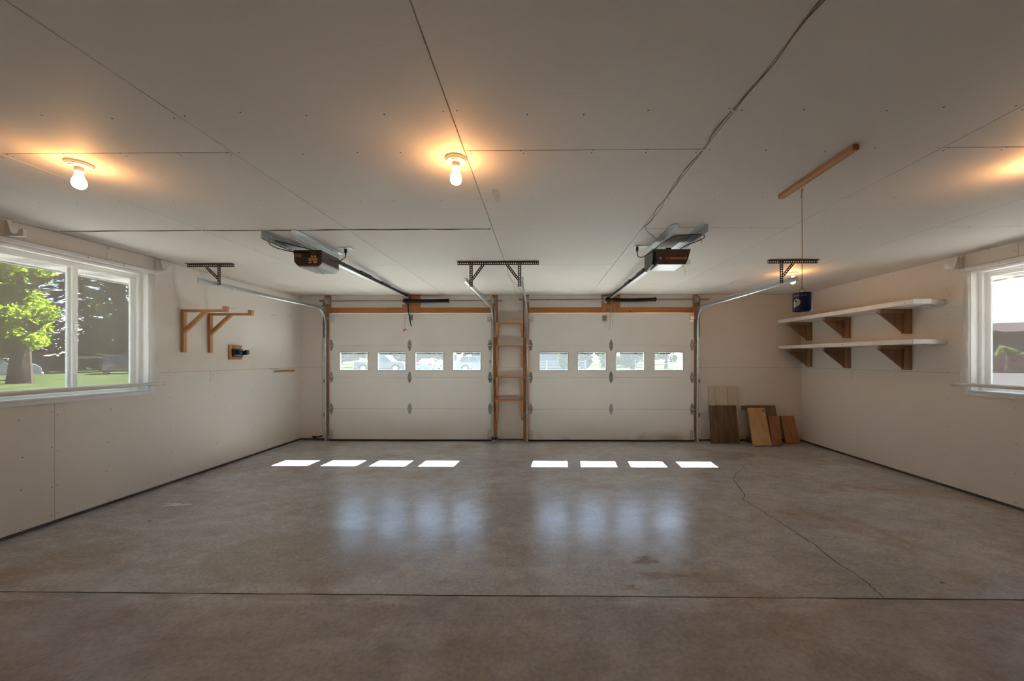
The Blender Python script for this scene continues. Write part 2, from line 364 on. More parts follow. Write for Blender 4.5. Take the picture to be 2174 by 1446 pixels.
# ------------------------------------------------------------------ mesh builder
class MB:
    def __init__(s): s.v = []; s.f = []; s.sm = []
    def add(s, verts, faces, smooth=False, M=None):
        o = len(s.v)
        for p in verts:
            p = Vector(p)
            s.v.append(M @ p if M else p)
        for f in faces:
            s.f.append(tuple(i + o for i in f)); s.sm.append(smooth)
        return s
    def box(s, x0, x1, y0, y1, z0, z1, M=None):
        x0, x1 = min(x0, x1), max(x0, x1); y0, y1 = min(y0, y1), max(y0, y1); z0, z1 = min(z0, z1), max(z0, z1)
        v = [(x0, y0, z0), (x1, y0, z0), (x1, y1, z0), (x0, y1, z0), (x0, y0, z1), (x1, y0, z1), (x1, y1, z1), (x0, y1, z1)]
        return s.add(v, [(3, 2, 1, 0), (4, 5, 6, 7), (0, 1, 5, 4), (1, 2, 6, 5), (2, 3, 7, 6), (3, 0, 4, 7)], False, M)
    def bbox(s, x0, x1, y0, y1, z0, z1, b=0.004, M=None):
        """box with chamfered edges"""
        x0, x1 = min(x0, x1), max(x0, x1); y0, y1 = min(y0, y1), max(y0, y1); z0, z1 = min(z0, z1), max(z0, z1)
        b = min(b, (x1 - x0) * .45, (y1 - y0) * .45, (z1 - z0) * .45)
        v = []; idx = {}
        for ix, (xa, xi) in enumerate(((x0, x0 + b), (x1, x1 - b))):
            for iy, (ya, yi) in enumerate(((y0, y0 + b), (y1, y1 - b))):
                for iz, (za, zi) in enumerate(((z0, z0 + b), (z1, z1 - b))):
                    idx[ix, iy, iz] = len(v)
                    v += [(xa, yi, zi), (xi, ya, zi), (xi, yi, za)]
        I = lambda x, y, z, k: idx[x, y, z] + k
        f = [(I(0,0,0,0), I(0,0,1,0), I(0,1,1,0), I(0,1,0,0)), (I(1,0,0,0), I(1,1,0,0), I(1,1,1,0), I(1,0,1,0)),
             (I(0,0,0,1), I(1,0,0,1), I(1,0,1,1), I(0,0,1,1)), (I(0,1,0,1), I(0,1,1,1), I(1,1,1,1), I(1,1,0,1)),
             (I(0,0,0,2), I(0,1,0,2), I(1,1,0,2), I(1,0,0,2)), (I(0,0,1,2), I(1,0,1,2), I(1,1,1,2), I(0,1,1,2))]
        for a in (0, 1):
            for c in (0, 1):
                f.append((I(a,c,0,0), I(a,c,0,1), I(a,c,1,1), I(a,c,1,0)))
                f.append((I(a,0,c,0), I(a,0,c,2), I(a,1,c,2), I(a,1,c,0)))
                f.append((I(0,a,c,1), I(0,a,c,2), I(1,a,c,2), I(1,a,c,1)))
        for k in idx.values(): f.append((k, k + 1, k + 2))
        return s.add(v, f, False, M)
    def prism(s, poly, axis, a0, a1, M=None, smooth=False):
        """poly: 2D points; axis 'x': (y,z), 'y': (x,z), 'z': (x,y); extruded from a0 to a1"""
        def P(p, a):
            return {'x': (a, p[0], p[1]), 'y': (p[0], a, p[1]), 'z': (p[0], p[1], a)}[axis]
        n = len(poly); v = [P(p, a0) for p in poly] + [P(p, a1) for p in poly]
        o = len(s.f)
        s.add(v, [tuple(range(n))[::-1], tuple(range(n, 2 * n))], False, M)
        s.add(v, [(i, (i + 1) % n, n + (i + 1) % n, n + i) for i in range(n)], smooth, M)
        return s
    def tube(s, pts, r, seg=8, cap=True, M=None, smooth_path=0):
        pts = [Vector(p) for p in pts]
        if smooth_path: pts = spline(pts, smooth_path)
        n = len(pts); rs = r if isinstance(r, (list, tuple)) else [r] * n
        if len(rs) != n: rs = [rs[0] + (rs[-1] - rs[0]) * i / (n - 1) for i in range(n)]
        v = []; prev = None
        for i, p in enumerate(pts):
            t = (pts[min(i + 1, n - 1)] - pts[max(i - 1, 0)])
            t = t.normalized() if t.length > 1e-9 else Vector((0, 0, 1))
            if prev is None:
                u = t.cross(Vector((0, 0, 1)))
                if u.length < 1e-3: u = t.cross(Vector((1, 0, 0)))
            else: u = prev - t * prev.dot(t)
            u.normalize(); prev = u; w = t.cross(u)
            for k in range(seg):
                a = 2 * math.pi * k / seg
                v.append(p + (u * math.cos(a) + w * math.sin(a)) * rs[i])
        f = []
        for i in range(n - 1):
            for k in range(seg):
                k2 = (k + 1) % seg
                f.append((i * seg + k, i * seg + k2, (i + 1) * seg + k2, (i + 1) * seg + k))
        s.add(v, f, True, M)
        if cap: s.add(v, [tuple(range(seg))[::-1], tuple(range((n - 1) * seg, n * seg))], False, M)
        return s
    def lathe(s, prof, seg=24, M=None, smooth=True):
        """prof: (r, z) pairs around the local z axis"""
        v = []; n = len(prof)
        for r, z in prof:
            for k in range(seg):
                a = 2 * math.pi * k / seg
                v.append((r * math.cos(a), r * math.sin(a), z))
        f = []
        for i in range(n - 1):
            for k in range(seg):
                k2 = (k + 1) % seg
                f.append((i * seg + k, i * seg + k2, (i + 1) * seg + k2, (i + 1) * seg + k))
        s.add(v, f, smooth, M)
        if prof[0][0] > 1e-4: s.add(v, [tuple(range(seg))[::-1]], False, M)
        if prof[-1][0] > 1e-4: s.add(v, [tuple(range((n - 1) * seg, n * seg))], False, M)
        return s
    def perf(s, origin, d, w, L, Wd, t, pitch, rows=1, r=0.006, M=None):
        """punched strip: runs along d, width along w, thickness t along d x w, octagonal holes in rows"""
        d = Vector(d).normalized(); w = Vector(w).normalized(); nn = d.cross(w); origin = Vector(origin)
        nc = max(1, round(L / pitch)); pl = L / nc; pw = Wd / rows
        A = [math.pi / 8 + k * math.pi / 4 for k in range(8)]
        for i in range(nc):
            for j in range(rows):
                c = origin + d * ((i + .5) * pl) + w * ((j + .5) * pw)
                v = []
                for h in (0, t):
                    for a in A:
                        x = max(-1, min(1, math.cos(a) * 1.0824)); y = max(-1, min(1, math.sin(a) * 1.0824))
                        v.append(c + d * (x * pl / 2) + w * (y * pw / 2) + nn * h)
                    for a in A: v.append(c + d * (math.cos(a) * r) + w * (math.sin(a) * r) + nn * h)
                f = []
                for k in range(8):
                    k2 = (k + 1) % 8
                    f += [(k, k + 8, k2 + 8, k2), (16 + k, 16 + k2, 24 + k2, 24 + k), (8 + k, 24 + k, 24 + k2, 8 + k2)]
                # corner squares beyond the octagon
                s.add(v, f, False, M)
                for sx_ in (-1, 1):
                    for sy_ in (-1, 1):
                        q = math.tan(math.pi / 8)
                        cs = [c + d * (sx_ * pl / 2) + w * (sy_ * pw / 2), c + d * (sx_ * pl / 2 * q * 1.0) + w * (sy_ * pw / 2), c + d * (sx_ * pl / 2) + w * (sy_ * pw / 2 * q)]
                        s.add([p for p in cs] + [p + nn * t for p in cs], [(0, 1, 2), (3, 5, 4)], False, M)
        # rim
        e = [origin, origin + d * L, origin + d * L + w * Wd, origin + w * Wd]
        s.add(e + [p + nn * t for p in e], [(0, 1, 5, 4), (1, 2, 6, 5), (2, 3, 7, 6), (3, 0, 4, 7)], False, M)
        return s
    def build(s, name, mat, parent=None, sharp=35):
        me = bpy.data.meshes.new(name)
        loc = Vector((0, 0, 0))
        if parent is not None:
            loc = wloc(parent)
        me.from_pydata([tuple(p - loc) for p in s.v], [], s.f)
        me.polygons.foreach_set('use_smooth', s.sm)
        me.validate(); me.update()
        if any(s.sm):
            try: me.set_sharp_from_angle(angle=math.radians(sharp))
            except Exception: pass
        me.materials.append(MAT[mat])
        o = bpy.data.objects.new(name, me); C.objects.link(o)
        if parent is not None: o.parent = parent
        return o
    def build_at(s, name, mat, loc):
        """top-level mesh with its origin at loc"""
        loc = Vector(loc); s.v = [p - loc for p in s.v]
        o = s.build(name, mat); o.location = loc
        return o
def wloc(o):
    p = Vector(o.location)
    while o.parent: o = o.parent; p = p + Vector(o.location)
    return p
def spline(pts, k):
    out = []; n = len(pts)
    for i in range(n - 1):
        p0, p1, p2, p3 = pts[max(i - 1, 0)], pts[i], pts[i + 1], pts[min(i + 2, n - 1)]
        for j in range(k):
            t = j / k
            out.append(0.5 * ((2 * p1) + (p2 - p0) * t + (2 * p0 - 5 * p1 + 4 * p2 - p3) * t * t + (3 * p1 - p0 - 3 * p2 + p3) * t ** 3))
    out.append(pts[-1]); return out
def tag(o, label=None, cat=None, group=None, kind=None):
    if label: o['label'] = label
    if cat: o['category'] = cat
    if group: o['group'] = group
    if kind: o['kind'] = kind
    return o
def thing(name, loc, label, cat, group=None):
    o = bpy.data.objects.new(name, None); C.objects.link(o); o.location = loc
    o.empty_display_size = 0.1
    return tag(o, label, cat, group)
def struct(name, mb, mat, parent=None):
    o = mb.build(name, mat, parent)
    if parent is None: o['kind'] = 'structure'
    return o
def copy_part(o, parent, dx=(0, 0, 0)):
    c = o.copy(); C.objects.link(c); c.parent = parent
    c.location = Vector(o.location) + Vector(dx)
    return c
def rot(loc, rx=0, ry=0, rz=0):
    return Matrix.Translation(Vector(loc)) @ Matrix.Rotation(rz, 4, 'Z') @ Matrix.Rotation(ry, 4, 'Y') @ Matrix.Rotation(rx, 4, 'X')
def mb(): return MB()

# ================================================================== STRUCTURE
T = 0.0127                       # drywall thickness
# ---- floor: two slabs with an open joint, dirt in the joint, crack and stains
floor = struct('floor', mb().box(XL - .2, XR + .2, YN - .2, YF + .2, -0.16, -0.10), 'joint_dirt')
JY = 2.256
def ragged(y, x0, x1, n, amp, seed):
    r = random.Random(seed); return [(x0 + (x1 - x0) * i / n, y + r.uniform(-amp, amp)) for i in range(n + 1)]
far_edge = ragged(JY + 0.005, XL - .15, XR + .15, 60, 0.0022, 3)
near_edge = ragged(JY - 0.005, XL - .15, XR + .15, 60, 0.0030, 5)
for i, p in enumerate(near_edge):     # spalled edge in the middle of the joint
    if -0.75 < p[0] < -0.15: near_edge[i] = (p[0], p[1] - 0.002 - 0.003 * math.sin(p[0] * 17))
mb().prism(far_edge + [(XR + .15, YF + .25), (XL - .15, YF + .25)], 'z', -0.10, 0.0).build('slab', 'concrete', floor)
mb().prism([(XL - .15, YN - .15), (XR + .15, YN - .15)] + near_edge[::-1], 'z', -0.10, 0.0).build('slab', 'concrete_near', floor)
mb().box(XL - .1, XR + .1, JY - .03, JY + .02, -0.10, -0.012).build('joint_fill', 'joint_dirt', floor)
crack = [(2.859, 5.274), (2.78, 5.19), (2.678, 5.109), (2.50, 4.86), (2.36, 4.70), (2.288, 4.595), (2.21, 4.47), (2.178, 4.384),
         (2.12, 4.16), (2.056, 3.921), (1.98, 3.829), (2.0, 3.55), (2.017, 3.267), (2.02, 3.151), (2.03, 2.92), (2.003, 2.678), (2.015, 2.50),
         (2.004, 2.377), (1.979, 2.262)]
cm = mb(); rc = random.Random(2); path = []
for i in range(len(crack) - 1):
    for j in range(5):
        t = j / 5; a, c_ = crack[i], crack[i + 1]
        path.append((a[0] + (c_[0] - a[0]) * t + rc.uniform(-.006, .006), a[1] + (c_[1] - a[1]) * t))
path.append(crack[-1])
cv = []
for i, p in enumerate(path):
    w = 0.0014 + 0.0026 * min(1, i / 30) * rc.uniform(.5, 1.4)
    cv += [(p[0] - w, p[1], 0.0006), (p[0] + w, p[1], 0.0006)]
cm.add(cv, [(2 * i, 2 * i + 1, 2 * i + 3, 2 * i + 2) for i in range(len(path) - 1)])
cm.build('crack', 'crack_dirt', floor)
def blot(x, y, rx, ry, seed, mat, name, z=0.0005, a=0.35, n=28):
    r = random.Random(seed); ph = [r.uniform(0, 6.28) for _ in range(4)]
    pts = []
    for k in range(n):
        t = 2 * math.pi * k / n
        q = 1 + a * (0.5 * math.sin(3 * t + ph[0]) + 0.35 * math.sin(5 * t + ph[1]) + 0.25 * math.sin(9 * t + ph[2]) + r.uniform(-.18, .18))
        pts.append((x + rx * q * math.cos(t), y + ry * q * math.sin(t), z))
    m_ = mb(); m_.add(pts, [tuple(range(n))]); return m_.build(name, mat, floor)
blot(-3.42, 3.62, 0.10, 0.035, 4, 'stain_pale', 'paint_spill', a=0.7)
blot(0.80, 2.48, 0.13, 0.035, 8, 'stain_dark', 'stain', a=0.7)
blot(0.72, 2.66, 0.07, 0.05, 9, 'stain_dark', 'stain', a=0.7)
blot(0.55, 2.34, 0.04, 0.025, 10, 'stain_dark', 'stain', a=0.6)
blot(2.47, 2.42, 0.016, 0.010, 12, 'slot_dark', 'debris', a=0.4)
blot(-3.30, 3.25, 0.012, 0.02, 15, 'slot_dark', 'debris', a=0.5)

# ---- ceiling: sheets of board with open joints
ceil = struct('ceiling', mb().box(XL - .2, XR + .2, YN - .2, YF + .2, ZC + T, ZC + T + 0.15), 'backing')
SX = [XL, -2.80, -1.585, -0.385, 0.835, 2.03, 3.205, XR]
G = 0.0020
for c in range(7):
    butts = [YN] + ([1.985, 4.424] if c % 2 else [0.75, 3.185, 5.63]) + [YF]
    for k in range(len(butts) - 1):
        mb().bbox(SX[c] + (G if c else 0), SX[c + 1] - (G if c < 6 else 0), butts[k] + G, butts[k + 1] - G, ZC, ZC + T, 0.0012).build('drywall_sheet', 'ceiling_board', ceil)
sc_ = mb(); rs = random.Random(11)
def dot(m_, p, n, r=0.0045):
    n = Vector(n); u = n.orthogonal().normalized(); w = n.cross(u); p = Vector(p) + n * 0.0006
    m_.add([p + (u * math.cos(k * math.pi / 3) + w * math.sin(k * math.pi / 3)) * r for k in range(6)], [(0, 1, 2, 3, 4, 5)])
for y in (1.075, 1.68, 2.0, 2.60, 3.19, 3.76, 4.37, 4.98, 5.59, 6.2):
    for c in range(7):
        n = 4
        for k in range(n + 1):
            x = SX[c] + .03 + (SX[c + 1] - SX[c] - .06) * k / n + (rs.uniform(-.05, .05) if 0 < k < n else 0)
            if x < XL + .02 or x > XR - .02: continue
            for yo in ((-.013, .013) if abs(y - (2.0 if c % 2 else 3.19)) < .05 else (rs.uniform(-.02, .02),)):
                dot(sc_, (x + rs.uniform(-.02, .02) * (0 < k < n), y + yo, ZC), (0, 0, -1))
sc_ = sc_.build('screw_heads', 'screw_black', ceil); sc_['kind'] = 'stuff'
mb().prism([(-.305 + .02 * a, 2.44 + b_) for a, b_ in ((0, .03), (.6, .0), (2.2, 0), (2.4, .02), (2.0, .16), (1.2, .2), (.2, .18))], 'z', ZC - .0006, ZC).build('patch', 'patch_grey', ceil)

# ---- left wall with window opening
WL = (2.815, 3.985, 1.04, 2.24)          # y0 y1 z0 z1
WR = (2.815, 3.985, 1.04, 2.24)
def side_wall(name, x_in, sgn, W):
    """sgn: direction from the room outward"""
    a, b_ = x_in + sgn * T, x_in + sgn * 0.16
    m_ = mb()
    m_.box(a, b_, YN - .2, W[0], -.16, ZC + .1); m_.box(a, b_, W[1], YF + .16, -.16, ZC + .1)
    m_.box(a, b_, W[0], W[1], -.16, W[2]); m_.box(a, b_, W[0], W[1], W[3], ZC + .1)
    w = struct(name, m_, 'wall_core')
    e = mb()
    e.box(b_, b_ + sgn * .02, YN - .2, W[0], -.16, ZC + .1); e.box(b_, b_ + sgn * .02, W[1], YF + .16, -.16, ZC + .1)
    e.box(b_, b_ + sgn * .02, W[0], W[1], -.16, W[2]); e.box(b_, b_ + sgn * .02, W[0], W[1], W[3], ZC + .1)
    e.build('siding', 'exterior_siding', w)
    g = .0014; zt = ZC - .001
    def sheet(poly):
        mb().prism(poly, 'x', x_in, x_in + sgn * T).build('drywall_sheet', 'drywall', w)
    s1, s2 = 3.195, 3.587
    zb, zs = 0.028, SEAM_Z
    sheet([(YN, zb), (s1 - g, zb), (s1 - g, W[2]), (W[0], W[2]), (W[0], zs - g), (YN, zs - g)])
    sheet([(s1 + g, zb), (YF, zb), (YF, zs - g), (W[1], zs - g), (W[1], W[2]), (s1 + g, W[2])])
    sheet([(YN, zs + g), (W[0], zs + g), (W[0], W[3]), (s2 - g, W[3]), (s2 - g, zt), (YN, zt)])
    sheet([(W[1], zs + g), (YF, zs + g), (YF, zt), (s2 + g, zt), (s2 + g, W[3]), (W[1], W[3])])
    d = mb(); r = random.Random(int(abs(x_in * 100)))
    for y in (2.38, 2.99, s1 - .02, s1 + .02, 3.60, 4.21, 4.82, 5.43, 6.04, 6.48):
        for z in (.07, .33, .62, .92, 1.18, 1.26, 1.56, 1.86, 2.13, 2.38):
            if W[0] - .03 < y < W[1] + .03 and W[2] - .03 < z < W[3] + .03: continue
            if abs(y - s1) < .03 and z > 1.2: continue
            dot(d, (x_in, y + r.uniform(-.02, .02) * (abs(y - s1) > .03), z + r.uniform(-.03, .03)), (-sgn, 0, 0), 0.0044)
    d = d.build('screw_heads', 'screw_black', w); d['kind'] = 'stuff'
    return w
wall_left = side_wall('wall_left', XL, -1, WL)
wall_right = side_wall('wall_right', XR, 1, WR)
struct('baseboard_left', mb().box(XL - .006, XL - T, YN, YF, 0, 0.03), 'sill_plate')
struct('baseboard_right', mb().box(XR + .006, XR + T, YN, YF, 0, 0.03), 'sill_plate')

# ---- front wall (far end) with two door openings
D1 = (-3.525, -0.792); D2 = (-0.188, 2.556); DTOP = 2.13
m_ = mb(); y0, y1 = YF + T, YF + .16
m_.box(XL - .16, D1[0] + .03, y0, y1, -.16, ZC + .1); m_.box(D1[1] - .03, D2[0] + .03, y0, y1, -.16, ZC + .1); m_.box(D2[1] - .03, XR + .16, y0, y1, -.16, ZC + .1)
for d in (D1, D2): m_.box(d[0] + .03, d[1] - .03, y0, y1, DTOP - .03, ZC + .1)
wall_front = struct('wall_front', m_, 'wall_core')
e = mb(); y0, y1 = YF + .16, YF + .18
e.box(XL - .18, D1[0] + .03, y0, y1, -.16, ZC + .1); e.box(D1[1] - .03, D2[0] + .03, y0, y1, -.16, ZC + .1); e.box(D2[1] - .03, XR + .18, y0, y1, -.16, ZC + .1)
for d in (D1, D2): e.box(d[0] + .03, d[1] - .03, y0, y1, DTOP - .03, ZC + .1)
e.build('siding', 'exterior_siding', wall_front)
JB = {'a': (-3.629, -3.517), 'b': (-0.800, -0.706), 'c': (-0.278, -0.180), 'd': (2.548, 2.640)}
HZ = (2.135, 2.232)
g = .0014
def fsheet(x0, x1, z0, z1):
    mb().bbox(x0, x1, YF, YF + T, z0, z1, .0008).build('drywall_sheet', 'drywall', wall_front)
for x0, x1 in ((XL, JB['a'][0]), (JB['b'][1], JB['c'][0]), (JB['d'][1], XR)):
    fsheet(x0, x1, .028, SEAM_Z - g); fsheet(x0, x1, SEAM_Z + g, ZC - .001)
for x0, x1 in ((JB['a'][1], -2.308), (-2.006, JB['b'][0]), (JB['c'][1], 1.029), (1.342, JB['d'][0])):
    fsheet(x0, x1, HZ[1], ZC - .001)
d = mb(); r = random.Random(31)
for x in (-3.98, -3.68, -.66, -.33, 2.69, 3.08, 3.5, 3.95, 4.28):
    for z in (.09, .38, .68, .95, 1.18, 1.26, 1.55, 1.85, 2.15, 2.40):
        dot(d, (x + r.uniform(-.015, .015), YF, z + r.uniform(-.03, .03)), (0, -1, 0), .0048)
for x in (-3.4, -2.9, -2.4, -1.9, -1.4, -.9, -.1, .45, .95, 1.42, 1.9, 2.45):
    for z in (2.26, 2.41): dot(d, (x, YF, z), (0, -1, 0), .0048)
d = d.build('screw_heads', 'screw_black', wall_front); d['kind'] = 'stuff'
struct('baseboard_front', mb().box(XL, JB['a'][0], YF + .004, YF + T, 0, .03).box(JB['b'][1], JB['c'][0], YF + .004, YF + T, 0, .03).box(JB['d'][1], XR, YF + .004, YF + T, 0, .03), 'sill_plate')
struct('wall_near', mb().box(XL - .16, XR + .16, YN - .16, YN, -.16, ZC + .1), 'drywall')
# framing lumber left bare round the two doors
n_trim = 0
def trim(m_, mat):
    global n_trim
    n_trim += 1
    return struct('trim_%d' % n_trim, m_, mat)
LY0, LY1 = YF - .004, YF + .034
for k in 'abcd': trim(mb().bbox(JB[k][0], JB[k][1], LY0, LY1, 0.0, ZC - .001, .003), 'pine_z')
for x0, x1 in ((JB['a'][1], -2.308), (-2.006, JB['b'][0]), (JB['c'][1], 1.029), (1.342, JB['d'][0])):
    trim(mb().bbox(x0 + .001, x1 - .001, LY0, LY1, HZ[0], HZ[1], .003), 'pine_x')

# ---- outside of the garage: eaves
def soffit(x0, x1, y0, y1, z, along):
    global n_trim
    n_trim += 1
    s_ = struct('trim_%d' % n_trim, mb().box(x0, x1, y0, y1, z, z + .02), 'soffit_white')
    if along == 'y':
        n = int((y1 - y0) / .30)
        for i in range(n):
            ya = y0 + i * .30
            if not -1 < ya < 7: continue
            mb().box(x0 + .02, x1 - .02, ya + .006, ya + .294, z - .008, z).build('soffit_panel', 'soffit_white', s_)
            if i % 2 == 0:
                v_ = mb()
                for k in range(7): v_.box(x0 + .1, x1 - .1, ya + .03 + k * .036, ya + .042 + k * .036, z - .0095, z - .006)
                v_ = v_.build('vent_slots', 'vent_grey', s_); v_['kind'] = 'stuff'
    return s_
soffit(XL - 1.0, XL - .18, YN - 1, YF + .8, 2.30, 'y')
soffit(XR + .18, XR + 1.0, YN - 1, YF + .8, 2.30, 'y')
soffit(XL - .18, XR + .18, YF + .18, YF + .65, 2.42, 'x')
struct('trim_%d' % (n_trim + 1), mb().box(XL - 1.02, XL - 1.0, YN - 1, YF + .8, 2.28, 2.44), 'soffit_white')
struct('trim_%d' % (n_trim + 2), mb().box(XR + 1.0, XR + 1.02, YN - 1, YF + .8, 2.28, 2.44), 'soffit_white')
struct('roof', mb().box(XL - 1.02, XR + 1.02, YN - 1, YF + .65, ZC + .17, ZC + .3), 'roof_shingle')

# ---- windows: vinyl sliders
def slider(name, x_in, sgn, W, mid):
    y0, y1, z0, z1 = W
    root = bpy.data.objects.new(name, None); C.objects.link(root); root['kind'] = 'structure'
    root.location = (x_in, (y0 + y1) / 2, z0)
    # casing boards standing proud of the wall
    c = mb(); cx = x_in - sgn * .012; w = .035
    for a in ((y1, y1 + w, z0 - w, z1 + w), (y0 - w, y0, z0 - w, z1 + w), (y0, y1, z1, z1 + w), (y0, y1, z0 - w, z0)):
        mb().bbox(cx, x_in + sgn * .002, *a, .002).build('casing', 'white_paint_wood', root)
    mb().bbox(cx - sgn * .012, x_in + sgn * .07, y0 + .001, y1 - .001, z0, z0 + .018, .003).build('sill', 'white_paint_wood', root)
    xj = x_in + sgn * .15
    for a in ((y1 - .012, y1, z0 + .018, z1), (y0, y0 + .012, z0 + .018, z1), (y0 + .012, y1 - .012, z1 - .012, z1)):
        mb().box(x_in, xj, *a).build('jamb_liner', 'white_paint_wood', root)
    fa, fb = x_in + sgn * .07, x_in + sgn * .135
    Y0, Y1, Z0, Z1 = y0 + .012, y1 - .012, z0 + .018, z1 - .012
    fr = mb(); w = .035
    fr.bbox(fa, fb, Y0, Y0 + w, Z0, Z1, .003); fr.bbox(fa, fb, Y1 - w, Y1, Z0, Z1, .003)
    fr.bbox(fa, fb, Y0 + w, Y1 - w, Z0, Z0 + w * .7, .003); fr.bbox(fa, fb, Y0 + w, Y1 - w, Z1 - w * .5, Z1, .003)
    fr.build('frame', 'window_vinyl', root)
    zi0, zi1 = Z0 + w * .7, Z1 - w * .5
    for k, (a, b_, xo) in enumerate(((Y0 + w, mid + .03, .012), (mid - .03, Y1 - w, .036))):
        s_ = mb(); xa, xb = fa + sgn * xo, fa + sgn * (xo + .022); q = .042
        s_.bbox(xa, xb, a, a + q, zi0, zi1, .002); s_.bbox(xa, xb, b_ - q, b_, zi0, zi1, .002)
        s_.bbox(xa, xb, a + q, b_ - q, zi0, zi0 + q, .002); s_.bbox(xa, xb, a + q, b_ - q, zi1 - q * .65, zi1, .002)
        sash = s_.build('sash', 'window_vinyl', root)
        xm = (xa + xb) / 2
        mb().box(xm - .002, xm + .002, a + q, b_ - q, zi0 + q, zi1 - q * .65).build('pane', 'window_glass', sash)
        if k == 0:
            mb().bbox(xa - sgn * .014, xa, b_ - .03, b_ - .012, (zi0 + zi1) / 2 - .045, (zi0 + zi1) / 2 + .045, .004).build('latch', 'window_vinyl', sash)
    return root
slider('window_1', XL, -1, WL, 3.398)
slider('window_2', XR, 1, WR, 3.398)

# ================================================================== OVERHEAD DOORS
DY0, DY1 = 6.468, 6.512
ZP = [0.02, 0.535, 1.060, 1.594, 2.130]
WIN1 = [(-3.353, -2.857), (-2.716, -2.227), (-2.086, -1.593), (-1.458, -0.970)]
WIN2 = [(-0.015, 0.476), (0.616, 1.108), (1.250, 1.739), (1.884, 2.378)]
WZ = (1.166, 1.487)
def overhead_door(name, D, wins, mid, dirty):
    root = bpy.data.objects.new(name, None); C.objects.link(root); root['kind'] = 'structure'
    root.location = ((D[0] + D[1]) / 2, 6.49, 0)
    for k in range(4):
        z0, z1 = ZP[k] + .0015, ZP[k + 1] - .0015
        p = mb()
        if k == 2:
            i = .003
            p.box(D[0], D[1], DY0, DY1, z0, WZ[0] + i); p.box(D[0], D[1], DY0, DY1, WZ[1] - i, z1)
            xs = [D[0]] + [q for w in wins for q in (w[0] + i, w[1] - i)] + [D[1]]
            for j in range(0, len(xs), 2): p.box(xs[j], xs[j + 1], DY0, DY1, WZ[0] + i, WZ[1] - i)
        else:
            p.bbox(D[0], D[1], DY0, DY1, z0, z1, .003)
        if k < 3: p.box(D[0], D[1], 6.484, 6.498, z1 - .01, z1 + .014)
        po = p.build('panel', 'door_steel_dirty' if (dirty and k == 0) else 'door_steel', root)
        if k == 2:
            for w in wins:
                f = mb(); a, b_, c, d = w[0], w[1], WZ[0], WZ[1]; q = .019; ya, yb = DY0 - .010, DY0 + .012
                f.bbox(a, a + q, ya, yb, c, d, .003); f.bbox(b_ - q, b_, ya, yb, c, d, .003)
                f.bbox(a + q, b_ - q, ya, yb, c, c + q, .003); f.bbox(a + q, b_ - q, ya, yb, d - q, d, .003)
                f.build('window_frame', 'door_window_frame', po)
                mb().box(a + q * .5, b_ - q * .5, 6.472, 6.476, c + q * .5, d - q * .5).build('pane', 'door_glass', po)
    # diamond hinges
    def hinge(x, z):
        h = mb(); w, H = .034, .092
        for s_ in (-1, 1):
            h.prism([(x - w, z + s_ * .012), (x + w, z + s_ * .012), (x + w * .75, z + s_ * .045), (x + .010, z + s_ * H), (x - .010, z + s_ * H), (x - w * .75, z + s_ * .045)], 'y', DY0 - .006, DY0)
            h.bbox(x - .011, x + .011, DY0 - .016, DY0 - .005, z + s_ * .014, z + s_ * .03, .003)
            for dx, dz in ((-.014, .04), (.014, .04), (0, .075)):
                h.lathe([(.005, 0), (.005, .006), (.003, .008)], 6, Matrix.Translation((x + dx, DY0 - .005, z + s_ * dz)) @ Matrix.Rotation(math.pi / 2, 4, 'X'))
        h.tube([(x - w, DY0 - .012, z), (x + w, DY0 - .012, z)], .009, 8)
        ho = h.build('hinge', 'hinge_steel', root)
        return ho
    for z in ZP[1:4]:
        for x in (D[0] + .038, mid, D[1] - .038):
            ho = hinge(x, z)
            if x != mid:
                s_ = -1 if x < mid else 1
                mb().tube([(x - s_ * .02, 6.44, z), (x + s_ * .05, 6.425, z)], .005, 6).build('roller_stem', 'galvanized', ho)
    for x, s_ in ((D[0] + .045, -1), (D[1] - .045, 1)):
        t_ = mb(); z = 2.03
        t_.bbox(x - .035, x + .035, DY0 - .005, DY0, z - .05, z + .045, .001); t_.bbox(x - .03, x + .03, DY0 - .035, DY0 - .005, z - .01, z + .03, .002)
        t_.box(x - .035, x + .035, DY0 - .045, DY0 - .005, z + .03, z + .034)
        t_.tube([(x, 6.43, z + .015), (x + s_ * .085, 6.425, z + .015)], .005, 6)
        t_.build('top_bracket', 'galvanized', root)
        b_ = mb()
        b_.bbox(x - .03, x + .025, DY0 - .006, DY0, .055, .185, .003); b_.bbox(x - .022, x + .018, DY0 - .03, DY0 - .006, .05, .085, .004)
        b_.tube([(x, 6.44, .07), (x + s_ * .08, 6.425, .07)], .006, 6)
        b_.lathe([(.012, 0), (.012, .012)], 8, Matrix.Translation((x - .02, 6.455, .045)) @ Matrix.Rotation(math.pi / 2, 4, 'X'))
        b_.build('bottom_bracket', 'galvanized', root)
    mb().bbox(D[0], D[1], 6.455, 6.52, 0.0005, .024, .006).build('bottom_seal', 'rubber', root)
    return root
door1 = overhead_door('door_1', D1, WIN1, -2.172, False)
door2 = overhead_door('door_2', D2, WIN2, 1.182, True)
# lift-arm brackets screwed to the top panels
for dr, x, z in ((door1, -2.150, 2.055), (door2, 1.075, 2.045)):
    k = mb().bbox(x - .035, x + .035, DY0 - .004, DY0, z - .045, z + .045, .001)
    k.bbox(x - .012, x + .008, DY0 - .04, DY0 - .004, z - .03, z + .025, .003)
    k.build('arm_bracket', 'hinge_steel', dr)
# lift cable on right side of right door
mb().tube([(2.525, 6.44, .16), (2.56, 6.43, .13), (2.60, 6.425, .05)], .004, 6, smooth_path=5).build('lift_cable', 'ivory_plastic', door2)

